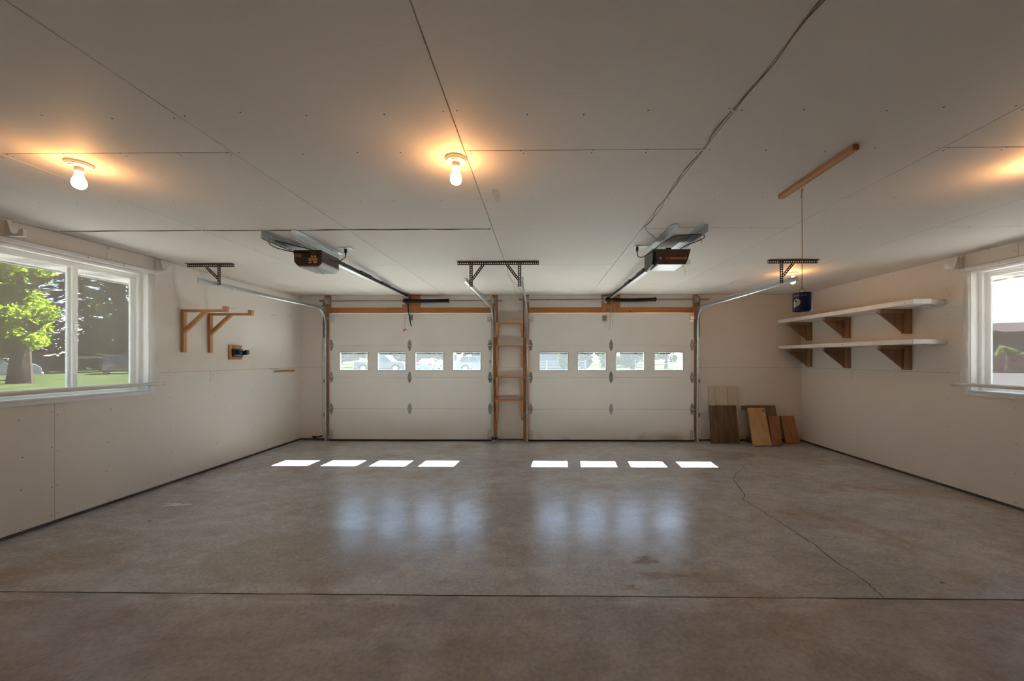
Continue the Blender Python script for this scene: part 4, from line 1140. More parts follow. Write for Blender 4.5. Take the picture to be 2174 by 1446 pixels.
long_shelf(1.580, .050, 'lower long white shelf on the right wall')
def shelf_bracket(y, ztop, label):
    o = thing('shelf_bracket', (XR, y, ztop - .29), label, 'shelf bracket', 'triangular plywood shelf brackets')
    zt = ztop - .001; zb = ztop - .290
    mb().bbox(XR - .055, XR - .0005, y, y + .085, zb, zt, .003).build('stud_block', 'stud_brown', o)
    mb().prism([(XR - .36, zt - .032), (XR - .055, zt - .032), (XR - .055, zb + .01)], 'y', y + .05, y + .068).build('gusset', 'plywood_brown', o)
    mb().bbox(XR - .36, XR - .055, y + .01, y + .05, zt - .045, zt, .003).build('cleat', 'stud_brown', o)
    s = mb()
    for dz in (.05, .12, .22): dot(s, (XR - .055, y + .05, zb + dz), (-1, 0, 0), .005)
    s.build('nail_heads', 'screw_black', o)['kind'] = 'stuff'
for (z, nm), zz in zip(((1.954, 'upper'), (1.530, 'lower')), (0, 1)):
    shelf_bracket(6.25, z, 'plywood bracket under the %s white shelf, farthest, in the corner' % nm)
    shelf_bracket(5.485, z, 'plywood bracket under the middle of the %s white shelf' % nm)
    shelf_bracket(4.590, z, 'plywood bracket under the %s white shelf, nearest the window' % nm)

# ================================================================== SHELVES BETWEEN THE DOORS
def little_shelf(z, drop, label):
    o = thing('small_shelf', (-0.5, YF - .06, z), label, 'shelf', 'small wooden shelves between the doors')
    dp = .135
    mb().bbox(-.732, -.268, YF - dp, YF - .001, z - .019, z, .002).build('board', 'fir_x', o)
    for x, s in ((-.725, 1), (-.275, -1)):
        a, b_ = (x, x + s * .036)
        mb().bbox(min(a, b_) , max(a, b_), YF - .026, YF - .0008 - .0045, z - drop, z - .0195, .002).build('leg', 'fir_z', o)
        mb().prism([(YF - dp + .01, z - .0195), (YF - .028, z - .0195), (YF - .028, z - drop + .03), (YF - .05, z - drop + .03), (YF - dp + .01, z - .075)], 'x', min(a, b_) + s * 0, max(a, b_)).build('support', 'fir_z', o)
little_shelf(1.974, .245, 'topmost of four small wooden shelves between the doors')
little_shelf(1.598, .37, 'second from top of four small wooden shelves between the doors')
little_shelf(1.068, .355, 'third from top of four small wooden shelves between the doors')
little_shelf(0.690, .345, 'lowest of four small wooden shelves between the doors')
tag(mb().bbox(-.712, -.668, YF - .035, YF - .0005, .065, .165, .004).build_at('junction_box', 'white_plastic', (-.69, YF, .065)), 'small white box low on the wall between the doors', 'box')

# safety sensors at the foot of the left door
def sensor(x, s, label):
    o = thing('safety_sensor', (x, 6.40, .04), label, 'sensor', 'door safety sensors')
    mb().bbox(x - .045, x + .02, 6.37, 6.41, .045, .09, .008).build('eye_housing', 'black_plastic', o)
    mb().lathe([(.010, 0), (.010, .006), (.006, .008)], 12, Matrix.Translation((x - .025, 6.37, .066)) @ Matrix.Rotation(math.pi / 2, 4, 'X')).build('eye', 'grey_lens', o)
    b_ = mb(); b_.tube([(x + .02, 6.392, .068), (x + s * .07, 6.395, .082), (x + s * .125, 6.40, .09)], .010, 8); b_.build('arm', 'rail_black', o)
sensor(-3.72, 1, 'black safety sensor on floor at the left door, left corner side')
o = thing('safety_sensor', (-.742, 6.36, .0), 'black safety sensor in a metal loop at the left door, shelf side', 'sensor', 'door safety sensors')
mb().bbox(-.79, -.70, 6.345, 6.385, .040, .085, .008).build('eye_housing', 'black_plastic', o)
mb().tube([(-.80, 6.36, .095), (-.69, 6.36, .095), (-.685, 6.36, .06), (-.69, 6.36, .032), (-.80, 6.36, .032), (-.80, 6.36, .095)], .004, 6).build('wire_loop', 'hinge_steel', o)
mb().lathe([(.009, 0), (.009, .006)], 12, Matrix.Translation((-.745, 6.345, .062)) @ Matrix.Rotation(math.pi / 2, 4, 'X')).build('eye', 'grey_lens', o)
mb().bbox(-.76, -.73, 6.35, 6.38, .001, .040, .004).build('foot', 'grey_lens', o)
tag(mb().bbox(-.835, -.822, DY0 - .006, DY0 - .0003, 1.295, 1.35, .002).build_at('reflector', 'red_handle', (-.83, DY0, 1.3)), 'tiny red tab on the left door edge beside the shelves', 'tab')

# ================================================================== LUMBER LEANING IN THE FAR RIGHT CORNER
def leaning(name, pts_bottom, pts_top, t, mat, label, group='boards leaning in the corner', split=None, extra=None):
    """pts_bottom: (x0,x1,y) on the floor; pts_top: (x0,x1,y,z). Board front face through these; t thick towards the wall."""
    bx0, bx1, by = pts_bottom; tx0, tx1, ty, tz = pts_top
    ang = math.atan2(ty - by, tz); n = Vector((0, math.cos(ang), -math.sin(ang)))
    lift = t * math.sin(ang)
    o = thing(name, ((bx0 + bx1) / 2, by, 0), label, 'board', group) if (split or extra) else None
    def slab(u0, u1, gap=0.0, d=0.0, tt=t):
        fa = [Vector((bx0 + (bx1 - bx0) * u0 + gap, by, lift)), Vector((bx0 + (bx1 - bx0) * u1 - gap, by, lift)), Vector((tx0 + (tx1 - tx0) * u1 - gap, ty, tz)), Vector((tx0 + (tx1 - tx0) * u0 + gap, ty, tz))]
        fa = [p + n * d for p in fa]
        bk = [p + n * tt for p in fa]
        m_ = mb(); m_.add(fa + bk, [(0, 1, 2, 3), (7, 6, 5, 4), (0, 4, 5, 1), (1, 5, 6, 2), (2, 6, 7, 3), (3, 7, 4, 0)])
        return m_
    if split:
        for k in range(len(split) - 1): slab(split[k], split[k + 1], .0025).build('plank', mat, o)
        slab(.01, .99, 0, t * .95, .006).build('backing_strip', mat, o)
    elif extra:
        slab(0, 1).build('plank', mat, o); extra(o)
    else:
        o = slab(0, 1).build_at(name, mat, ((bx0 + bx1) / 2, by, 0)); tag(o, label, 'board', group)
    return o
leaning('beadboard_panel', (2.80, 3.262, 6.385), (2.80, 3.272, 6.492, .905), .016, 'beadboard_paint', 'tall cream grooved board panel leaning against the far wall', split=[0, .20, .645, 1])
leaning('plank_panel', (2.772, 3.225, 6.315), (2.778, 3.225, 6.425, .602), .022, 'old_dark_board', 'dark stained plank panel standing in front of the tall cream panel', split=[0, .28, .52, 1])
def battens(o):
    mb().bbox(3.325, 3.62, 6.432, 6.465, .525, .596, .003).build('batten', 'grey_board', o)
    mb().bbox(3.385, 3.66, 6.385, 6.42, .004, .085, .003).build('batten', 'grey_board', o)
leaning('plank_panel', (3.42, 3.93, 6.355), (3.405, 3.875, 6.46, .602), .022, 'grey_board', 'grey weathered panel with battens behind the pale plank', extra=battens)
leaning('loose_plank', (3.345, 3.628, 6.122), (3.36, 3.625, 6.325, .575), .036, 'pale_board', 'pale pine plank leaning in front of the grey panel')
leaning('loose_plank', (3.633, 3.79, 6.13), (3.68, 3.83, 6.31, .45), .03, 'red_board', 'reddish brown narrow plank behind the pale pine plank')
leaning('loose_plank', (3.995, 4.222, 6.362), (3.975, 4.19, 6.475, .428), .034, 'orange_board', 'short orange plank in the corner, farthest right of the boards')

# ================================================================== HANGING BLUE CAN ON A CEILING STRIP
tag(mb().bbox(1.545, 1.583, 1.945, 2.545, ZC - .030, ZC - .0005, .004).build_at('ceiling_strip', 'fir_y', (1.564, 2.245, ZC)), 'wooden strip screwed to ceiling above the hanging blue can', 'wood strip')
o = thing('hanging_can', (1.591, 2.38, 1.663), 'blue oil can hanging upside down on a string', 'can')
cx, cy, R = 1.591, 2.38, .051
can = mb().lathe([(.046, 1.667), (.0505, 1.663), (.051, 1.668), (.051, 1.770), (.0505, 1.7735), (.048, 1.770), (.047, 1.768), (.0, 1.767)], 40, Matrix.Translation((cx, cy, 0))).build('can_body', 'blue_can', o)
mb().lathe([(.0, 1.672), (.046, 1.672), (.046, 1.667)], 32, Matrix.Translation((cx, cy, 0))).build('lid', 'blue_can', o)
ring = mb().tube([(cx + .018 * math.cos(a), cy, 1.785 + .016 * math.sin(a)) for a in [k * math.pi / 10 for k in range(21)]], .003, 6); ring.box(cx - .02, cx + .02, cy - .006, cy + .006, 1.767, 1.773)
ring.build('hanger_ring', 'chrome', o)
mb().tube([(cx, cy, 1.797), (cx, cy, 2.10), (cx - .001, cy, ZC - .031)], .0018, 6).build('string', 'tan_string', o)
kn = mb().lathe([(0, -.008), (.006, -.003), (.006, .003), (0, .008)], 8, Matrix.Translation((cx, cy, 2.395)))
kn.tube([(cx, cy, 2.395), (cx - .006, cy, 2.38), (cx - .004, cy, 2.365), (cx - .010, cy, 2.352)], .0014, 5); kn.tube([(cx, cy, 2.40), (cx + .006, cy, 2.408)], .0014, 5)
kn.lathe([(0, -.007), (.005, -.003), (.005, .004), (0, .008)], 8, Matrix.Translation((cx, cy, 1.805)))
kn.build('knot', 'tan_string', o)
# printed marks, wrapped on the can: angle measured from the side facing the camera, + to the right
face = math.atan2(0 - cy, 0 - cx)
def wrap(u, z, lift=.0004):
    """u: arc length to the viewer's right"""
    a = face + u / R
    return (cx + (R + lift) * math.cos(a), cy + (R + lift) * math.sin(a), z)
def text_mesh(body, size):
    cu = bpy.data.curves.new('print_curve', 'FONT'); cu.body = body; cu.size = size; cu.align_x = 'LEFT'; cu.resolution_u = 3
    to = bpy.data.objects.new('print_tmp', cu); C.objects.link(to)
    dg = bpy.context.evaluated_depsgraph_get()
    me = bpy.data.meshes.new_from_object(to.evaluated_get(dg))
    vs = [tuple(v.co) for v in me.vertices]; fs = [tuple(p.vertices) for p in me.polygons]
    bpy.data.objects.remove(to); bpy.data.curves.remove(cu); bpy.data.meshes.remove(me)
    return vs, fs
vs, fs = text_mesh('H.D. FOR', .0118)
m_ = mb(); m_.add([wrap(.0225 - x * 1.42, 1.7585 - y) for x, y, z in vs], fs); m_.build('lettering', 'can_white', can)
def disc2(m_, u0, z0, ru, rz, n=26, lift=.0004):
    v = [wrap(u0, z0, lift)]; f = []
    for q in range(1, 6):
        for k in range(n): v.append(wrap(u0 + ru * q / 5 * math.cos(2 * math.pi * k / n), z0 + rz * q / 5 * math.sin(2 * math.pi * k / n), lift))
    for k in range(n):
        f.append((0, 1 + k, 1 + (k + 1) % n))
        for q in range(4): f.append((1 + q * n + k, 1 + (q + 1) * n + k, 1 + (q + 1) * n + (k + 1) % n, 1 + q * n + (k + 1) % n))
    m_.add(v, f)
lg = mb(); disc2(lg, -.028, 1.714, .0195, .021)
tl_ = [(-.0475, 1.714, 1.680), (-.042, 1.705, 1.684), (-.036, 1.698, 1.688), (-.029, 1.695, 1.691), (-.022, 1.694, 1.693)]
for a, b_ in zip(tl_[:-1], tl_[1:]): lg.add([wrap(a[0], a[1]), wrap(b_[0], b_[1]), wrap(b_[0], b_[2]), wrap(a[0], a[2])], [(0, 1, 2, 3)])
lgo = lg.build('emblem', 'can_white', can)
lg = mb(); disc2(lg, -.034, 1.7215, .0062, .007, 16, .0008)
def stroke(pts, w):
    fin = []
    for a, b_ in zip(pts[:-1], pts[1:]):
        for q in range(4): fin.append((a[0] + (b_[0] - a[0]) * q / 4, a[1] + (b_[1] - a[1]) * q / 4))
    fin.append(pts[-1])
    for a, b_ in zip(fin[:-1], fin[1:]):
        d = Vector((b_[0] - a[0], b_[1] - a[1])).normalized(); nx, nz = -d.y * w, d.x * w
        lg.add([wrap(a[0] + nx, a[1] + nz, .0008), wrap(b_[0] + nx, b_[1] + nz, .0008), wrap(b_[0] - nx, b_[1] - nz, .0008), wrap(a[0] - nx, a[1] - nz, .0008)], [(0, 1, 2, 3)])
stroke([(-.040, 1.701), (-.026, 1.702), (-.021, 1.708), (-.016, 1.722)], .0013)
stroke([(-.034, 1.710), (-.028, 1.711), (-.024, 1.714)], .0013)
lg.build('emblem_mark', 'blue_can', lgo)

# ================================================================== LOW-VOLTAGE WIRES ALONG THE BOARDS
def wire(pts, label, clips=(), n=2, amp=.006, seed=1, mat='wire_brown'):
    r = random.Random(seed)
    p0 = Vector(pts[0]); o = thing('bell_wire', p0, label, 'wire')
    for k in range(n):
        q = []
        for a, b_ in zip(pts[:-1], pts[1:]):
            a, b_ = Vector(a), Vector(b_); L = (b_ - a).length; m_n = max(2, int(L / .16)); d = (b_ - a).normalized()
            side = d.cross(Vector((0, 0, 1))) if abs(d.z) < .9 else Vector((1, 0, 0))
            for i in range(m_n):
                t = i / m_n; q.append(a + (b_ - a) * t + side * (r.uniform(-amp, amp) if i else 0))
        q.append(Vector(pts[-1]))
        mb().tube(q, .0017, 5, smooth_path=3).build('strand', mat, o)
    for c in clips: mb().bbox(c[0] - .009, c[0] + .009, c[1] - .006, c[1] + .006, c[2] - .006, c[2] + .004, .002).build('staple', 'white_plastic', o)
    return o
zc = ZC - .003
wire([(.848, .9, zc), (.842, 1.4, zc), (.823, 1.67, zc)] + [(.83, 1.98, zc), (.835, 2.58, zc), (.845, 3.16, zc)], 'brown bell wire stapled along the right ceiling seam', [(.828, 1.67, zc), (.828, 1.98, zc), (.838, 2.58, zc), (.846, 3.16, zc)], 2, .022, 4)
wire([(.848, 3.17, zc), (.92, 3.30, zc), (1.03, 3.46, zc)], 'brown bell wire from the seam to the right opener', (), 1, .003, 6)
wire([(-4.03, 3.20, zc), (-3.4, 3.195, zc), (-2.8, 3.19, zc), (-2.31, 3.20, zc), (-1.58, 3.19, zc), (-.9, 3.19, zc), (-.40, 3.188, zc)], 'brown bell wire across the ceiling above the left opener', [(-4.02, 3.2, zc), (-3.4, 3.195, zc), (-2.8, 3.19, zc), (-1.58, 3.19, zc), (-.9, 3.19, zc)], 3, .009, 8)
wire([(XL + .004, 2.93, ZC - .014), (XL + .004, 3.18, ZC - .006), (XL + .004, 3.6, ZC - .010), (XL + .004, 4.05, ZC - .010), (XL + .004, 5.0, ZC - .026), (XL + .004, 5.8, ZC - .03), (XL + .004, 6.5, ZC - .026), (-3.70, YF - .004, ZC - .02)], 'brown bell wire running along the top of the left wall', [(XL + .006, y, ZC - .024) for y in (3.6, 4.05, 4.5, 5.0, 5.4, 5.8, 6.3)], 1, .004, 9)
wire([(-.37, 4.2, zc), (-.40, 5.0, zc), (-.33, 5.6, zc), (-.29, 6.50, zc)], 'thin bell wire on ceiling behind the wide hanger', (), 1, .012, 12)
wire([(-3.66, YF - .004, 1.78), (-3.675, YF - .004, 1.2), (-3.66, YF - .004, .7), (-3.67, YF - .004, .32), (-3.655, YF - .004, .11)], 'thin bell wire hanging down the far wall left of the left door', (), 1, .006, 14)

# ================================================================== OUTDOORS
GZ = -0.10
struct('ground', mb().box(-160, 160, -60, 200, GZ - .5, GZ), 'lawn')
struct('driveway', mb().prism([(-5.2, 6.6), (5.4, 6.6), (5.4, 38), (-5.2, 38)], 'z', GZ + .001, GZ + .02), 'apron_concrete')
struct('side_yard', mb().prism([(4.5, -40), (24, -40), (24, 38), (5.4, 38), (5.4, 6.6), (4.5, 6.6)], 'z', GZ + .001, GZ + .02), 'yard_gravel')
struct('added_path', mb().prism([(-9.0, -40), (-4.3, -40), (-4.3, 6.6), (-5.2, 6.6), (-5.2, 30), (-9.0, 30)], 'z', GZ + .001, GZ + .02), 'yard_gravel')  # unseen paving, added to bounce neutral light onto the left window frame
struct('path', mb().prism([(-23.8, -40), (-21.0, -40), (-21.0, 60), (-23.8, 60)], 'z', GZ + .001, GZ + .02), 'road_gravel')
struct('road', mb().prism([(24.0, -40), (120, -40), (120, 120), (24, 120)], 'z', GZ + .001, GZ + .018), 'road_gravel')

def leaves(m_, c, rad, n, size, r, flat=0.0, shell=.55):
    for _ in range(n):
        d = Vector((r.gauss(0, 1), r.gauss(0, 1), r.gauss(0, 1))).normalized() * (shell + (1 - shell) * r.random())
        p = Vector((c[0] + d.x * rad[0], c[1] + d.y * rad[1], c[2] + d.z * rad[2]))
        u = Vector((r.gauss(0, 1), r.gauss(0, 1), r.gauss(0, 1) * (1 - flat))).normalized(); w = u.orthogonal().normalized()
        w = (w * math.cos(r.random() * 6.28) + u.cross(w) * math.sin(r.random() * 6.28))
        s = size * r.uniform(.6, 1.3)
        m_.add([p - u * s, p + w * s * .6, p + u * s, p - w * s * .6], [(0, 1, 2, 3)])
def blob(m_, c, rad, seed):
    r = random.Random(seed); n, k = 8, 5; v = []
    for i in range(k + 1):
        t = math.pi * i / k
        for j in range(n):
            a = 2 * math.pi * j / n; q = r.uniform(.8, 1.1)
            v.append((c[0] + rad[0] * q * math.sin(t) * math.cos(a), c[1] + rad[1] * q * math.sin(t) * math.sin(a), c[2] + rad[2] * q * math.cos(t)))
    m_.add(v, [(i * n + j, i * n + (j + 1) % n, (i + 1) * n + (j + 1) % n, (i + 1) * n + j) for i in range(k) for j in range(n)])
def broad_tree(x, y, h, crown, label, mat='maple_leaf', n=9000, size=.16, seed=1, trunk_r=.4, low=1.9, group=None, bark='bark', clumps=46, core=True, off=(0, 0)):
    r = random.Random(seed)
    o = thing('broadleaf_tree', (x, y, GZ), label, 'tree', group)
    t = mb(); t.tube([(x, y, GZ - .1), (x + .05, y, 1.2), (x + .1, y, low + 1), (x, y, h * .75)], [trunk_r * 1.25, trunk_r, trunk_r * .8, trunk_r * .2], 10)
    for k in range(9):
        a = k * 2.4; zz = low + .5 + k * .35
        t.tube([(x, y, zz), (x + math.cos(a) * crown * .5, y + math.sin(a) * crown * .5, zz + .9), (x + math.cos(a) * crown * .85, y + math.sin(a) * crown * .85, zz + 1.3)], [trunk_r * .4, trunk_r * .2, .02], 6)
    t.build('trunk', bark, o)
    f = mb()
    for k in range(clumps):
        a = r.random() * 6.28; q = r.random() ** .5; zz = r.random()
        rr_ = crown * (math.sin(math.pi * min(.95, .16 + zz * .84)) ** .6)
        c = (x + off[0] + math.cos(a) * rr_ * q, y + off[1] + math.sin(a) * rr_ * q, low + zz * (h - low))
        leaves(f, c, (crown * .30, crown * .30, (h - low) * .09), n // clumps, size, r, .3, .3)
        if core: blob(f, c, (crown * .24, crown * .24, (h - low) * .075), k)
    f = f.build('foliage', mat, o); f['kind'] = 'stuff'
    return o
broad_tree(-30.6, 22.5, 8.6, 2.8, 'bright green maple tree on the lawn outside the left window', n=64000, size=.085, seed=5, off=(-.75, -1.0), trunk_r=.42, low=2.0, clumps=80, core=False)

broad_tree(-64.4, 62, 12, 3.2, 'lighter green tree past the spruces at the far edge of left window', 'maple_leaf', 6000, .2, 77, .25, 1.5)
# spruces: one mesh of drooping sprays, copied
def spruce_mesh(seed):
    r = random.Random(seed); f = mb(); H, R = 15.0, 3.6
    for k in range(70):
        t = k / 70; z = .6 + t * (H - .8); rad = R * (1 - t) ** .85 + .15
        for j in range(int(7 + 12 * (1 - t))):
            a = r.random() * 6.28; L = rad * r.uniform(.7, 1.08)
            for q in range(4):
                d = L * (.35 + .65 * (q + r.random() * .6) / 4); p = Vector((math.cos(a) * d, math.sin(a) * d, z - d * .18 + r.uniform(-.1, .1)))
                u = Vector((math.cos(a), math.sin(a), -.25)) * .38 * r.uniform(.7, 1.3); w = Vector((-math.sin(a), math.cos(a), r.uniform(-.5, .1))) * .2
                f.add([p - u, p + w, p + u, p - w], [(0, 1, 2, 3)])
    return f
sp0 = None
spr = [(-49.0, 40.0, 1.15), (-56.4, 52.0, 1.4), (-68.1, 50.0, 1.3), (-46.0, 53.0, 1.0), (-74.5, 66.0, 1.5)]
spl = ['dark spruce just right of the maple crown outside the left window', 'tall dark spruce filling the far pane of the left window', 'dark spruce behind the maple crown and white pickup', 'shorter dark spruce at the far edge of the left window', 'most distant dark spruce outside the left window']
for k, (x, y, s) in enumerate(spr):
    o = thing('spruce_tree', (x, y, GZ), spl[k], 'tree', 'dark spruces outside the left window')
    if sp0 is None:
        fo = spruce_mesh(3).build('foliage', 'spruce_needle'); fo.parent = o; fo['kind'] = 'stuff'
        tr_ = mb().tube([(0, 0, -.1), (0, 0, 6), (0, 0, 14.6)], [.3, .2, .03], 8).build('trunk', 'bark'); tr_.parent = o
        sp0 = (fo, tr_)
    else:
        for q in sp0:
            c = q.copy(); C.objects.link(c); c.parent = o
    o.scale = (s, s, s); o.rotation_euler = (0, 0, k * 1.3)

def shrub(x, y, w, h, label, mat='shrub_leaf', n=1400, seed=1, size=.12, group=None, z=GZ):
    r = random.Random(seed)
    o = thing('shrub', (x, y, z), label, 'bush', group)
    f = mb()
    for k in range(9):
        leaves(f, (x + r.uniform(-.6, .6) * w, y + r.uniform(-.4, .4) * w, z + h * r.uniform(.3, .75)), (w * .45, w * .45, h * .34), n // 9, size, r, .2, .4)
    blob(f, (x, y, z + h * .45), (w * .8, w * .7, h * .4), seed)
    f = f.build('foliage', mat, o); f['kind'] = 'stuff'
    s = mb()
    for k in range(5): s.tube([(x, y, z - .05), (x + r.uniform(-.4, .4) * w, y + r.uniform(-.3, .3) * w, z + h * .7)], [.04, .01], 5)
    s.build('stems', 'bark', o)
    return o

# ---- vehicles (local: x forward, y left, z up)
def vehicle(name, loc, heading, L, Wd, lower, cabin, paint, wheels, label, wr=.36, lights=None, cat='car'):
    o = thing(name, loc, label, cat)
    R_ = Matrix.Translation(Vector(loc)) @ Matrix.Rotation(heading, 4, 'Z')
    h = Wd / 2
    # lower body with wheel arches cut into the side outline
    top = lower; poly = list(top)
    bot = []
    xs = sorted(wheels, reverse=True)
    zb = .30
    front = max(p[0] for p in poly); rear = min(p[0] for p in poly)
    bot.append((front, zb))
    for wx in xs:
        for k in range(0, 9):
            a = math.pi * k / 8; bot.append((wx + (wr + .07) * math.cos(a), max(zb, wr + (wr + .07) * math.sin(a))))
    bot.append((rear, zb))
    outline = bot + poly            # bottom front->rear, then top rear->front
    b_ = mb(); n = len(outline)
    v = [R_ @ Vector((p[0], s * h * (.93 if p[1] > 1.0 else 1.0), p[1])) for s in (-1, 1) for p in outline]
    b_.add(v, [tuple(range(n))[::-1], tuple(range(n, 2 * n))] + [(i, (i + 1) % n, n + (i + 1) % n, n + i) for i in range(n)])
    b_.build('body', paint, o)
    if cabin:
        c = mb(); n = len(cabin); zc0 = min(p[1] for p in cabin); zc1 = max(p[1] for p in cabin)
        hw = lambda z: h * (.93 - .16 * (z - zc0) / (zc1 - zc0))
        v = [R_ @ Vector((p[0], s * hw(p[1]), p[1])) for s in (-1, 1) for p in cabin]
        c.add(v, [tuple(range(n))[::-1], tuple(range(n, 2 * n))] + [(i, (i + 1) % n, n + (i + 1) % n, n + i) for i in range(n)])
        c.build('cabin', paint, o)
        # side windows
        x0 = min(p[0] for p in cabin); x1 = max(p[0] for p in cabin)
        tx0 = min(p[0] for p in cabin if p[1] > zc1 - .05); tx1 = max(p[0] for p in cabin if p[1] > zc1 - .05)
        za, zb_ = zc0 + .05, zc1 - .08
        nw = 3 if (x1 - x0) > 2.6 else 2 if (x1 - x0) > 1.6 else 1
        for s in (-1, 1):
            for k in range(nw):
                def lerp(t, z):
                    e = (z - zc0) / (zc1 - zc0); a = x0 + (tx0 - x0) * e + .10; bb = x1 + (tx1 - x1) * e - .10
                    return a + (bb - a) * t
                t0, t1 = (k + .04) / nw, (k + .96) / nw
                q = [(lerp(t0, za), za), (lerp(t1, za), za), (lerp(t1, zb_), zb_), (lerp(t0, zb_), zb_)]
                w_ = mb(); w_.add([R_ @ Vector((p[0], s * (hw(p[1]) + e), p[1])) for e in (.002, .012) for p in q], [(0, 1, 2, 3), (7, 6, 5, 4), (0, 4, 5, 1), (1, 5, 6, 2), (2, 6, 7, 3), (3, 7, 4, 0)])
                w_.build('side_window', 'car_window', o)
        for fx, tx in ((x1, tx1), (x0, tx0)):
            s = 1 if fx == x1 else -1
            q = []
            for z, yy in ((za, .82), (zb_, .74)):
                e = (z - zc0) / (zc1 - zc0); q.append((fx + (tx - fx) * e + s * .012, z, h * yy))
            w_ = mb(); w_.add([R_ @ Vector(p) for p in ((q[0][0], -q[0][2], q[0][1]), (q[0][0], q[0][2], q[0][1]), (q[1][0], q[1][2], q[1][1]), (q[1][0], -q[1][2], q[1][1]))], [(0, 1, 2, 3)])
            w_.build('windshield' if s > 0 else 'rear_window', 'car_window', o)
    for wx in wheels:
        for s in (-1, 1):
            M = R_ @ Matrix.Translation((wx, s * (h - .12), wr)) @ Matrix.Rotation(math.pi / 2, 4, 'X')
            w_ = mb(); w_.lathe([(wr * .6, -.11), (wr * .93, -.11), (wr, -.07), (wr, .07), (wr * .93, .11), (wr * .6, .11)], 24, M); wo = w_.build('wheel', 'tire', o)
            w_ = mb(); w_.lathe([(0, -.118), (wr * .2, -.118), (wr * .58, -.09), (wr * .62, -.112)], 16, M); w_.lathe([(wr * .62, .112), (wr * .58, .09), (wr * .2, .118), (0, .118)], 16, M)
            w_.build('hubcap', 'chrome', wo)
    f_, r_ = max(p[0] for p in lower), min(p[0] for p in lower)
    for s in (-1, 1):
        mb().box(f_ - .06, f_ + .012, s * h * .55, s * h * .92, .62, .78, R_).build('headlight', 'chrome', o)
        mb().box(r_ - .012, r_ + .06, s * h * .55, s * h * .95, .72, .90, R_).build('tail_light', 'tail_light', o)
    for x_, d in ((f_, 1), (r_, -1)):
        mb().bbox(x_ - .05, x_ + .08 * d, -h * .96, h * .96, .34, .50, .03, R_).build('bumper', 'chrome' if 'pickup' in name else paint, o)
    return o
pick_low = [(-2.75, .55), (-2.75, 1.08), (-.95, 1.10), (.95, 1.10), (1.25, 1.12), (2.45, 1.05), (2.68, .85), (2.70, .5)]
pick_cab = [(-.95, 1.08), (1.35, 1.08), (.62, 1.78), (-.72, 1.80)]
sed_low = [(-2.3, .5), (-2.32, .88), (-2.2, .98), (-1.2, 1.0), (.8, .98), (2.0, .84), (2.25, .68), (2.28, .45)]
sed_cab = [(-1.75, .98), (1.15, .96), (.30, 1.40), (-.95, 1.42)]
suv_low = [(-2.2, .5), (-2.25, 1.0), (-2.1, 1.12), (.9, 1.10), (1.9, .98), (2.2, .80), (2.22, .45)]
suv_cab = [(-2.12, 1.10), (1.3, 1.08), (.55, 1.68), (-1.85, 1.72)]
van_low = [(-2.5, .5), (-2.52, 1.15), (1.4, 1.12), (2.25, .98), (2.45, .75), (2.45, .45)]
van_cab = [(-2.5, 1.12), (1.9, 1.10), (.9, 1.95), (-2.42, 1.98)]
hd = math.atan2(.8, .6)
vehicle('pickup_truck', (-36.6, 24.7, GZ), hd, 5.4, 1.95, pick_low, pick_cab, 'car_white', (-1.7, 1.75), 'white pickup parked behind the maple trunk outside the left window', .40, cat='truck')
vehicle('station_wagon', (-55.0, 43.3, GZ), hd, 4.8, 1.8, suv_low, suv_cab, 'car_maroon', (-1.35, 1.35), 'maroon car far across the lawn outside the left window')
vehicle('suv', (-40.6, 37.0, GZ), math.atan2(.6, -.8), 4.6, 1.9, suv_low, suv_cab, 'car_dark', (-1.35, 1.35), 'dark car on the lawn outside the left window, far pane')
vehicle('pickup_truck', (-17.2, 42.4, GZ), 0.0, 5.4, 1.95, pick_low, pick_cab, 'car_grey', (-1.75, 1.75), 'grey pickup seen through the left two panes of the left garage door', .40, cat='truck')
vehicle('sedan', (-12.6, 44.5, GZ), math.pi / 2, 4.6, 1.75, sed_low, sed_cab, 'car_white', (-1.35, 1.4), 'white sedan seen from behind through the third pane of left garage door', .34)
vehicle('van', (-10.7, 49.0, GZ), math.pi / 2, 5.0, 1.9, van_low, van_cab, 'car_white', (-1.5, 1.5), 'white van beside the sedan, seen through the third pane', .36)
vehicle('suv', (-6.55, 42.0, GZ), 0.0, 4.5, 1.85, suv_low, suv_cab, 'car_silver', (-1.35, 1.35), 'silver sport utility car seen through the fourth pane of left garage door', .38)
# trees beyond the cars
gr = 'trees across the street'
broad_tree(-21.0, 56, 9, 4.5, 'leafy tree behind the grey pickup, leftmost across the street', 'far_leaf', 6000, .22, 21, .3, .9, gr)
broad_tree(-14.5, 68, 10, 4.8, 'leafy tree above the cab of the grey pickup', 'far_leaf', 6000, .22, 22, .3, .9, gr)
broad_tree(-33.5, 57, 9, 4.5, 'leafy tree far left of the grey pickup', 'far_leaf', 5000, .22, 23, .3, .9, gr)
broad_tree(-28.5, 70, 10, 4.8, 'leafy tree far behind the grey pickup', 'far_leaf', 5000, .22, 24, .3, .9, gr)
hl = ['leftmost', 'second from left', 'third from left', 'fourth from left', 'fifth from left', 'rightmost']
for k in range(6): shrub(-47 + k * 18, 92, 7.6, 8.5, 'tall far hedge clump on the horizon past the garage doors, ' + hl[k], 'far_leaf', 2600, 60 + k, .32, 'far hedge')
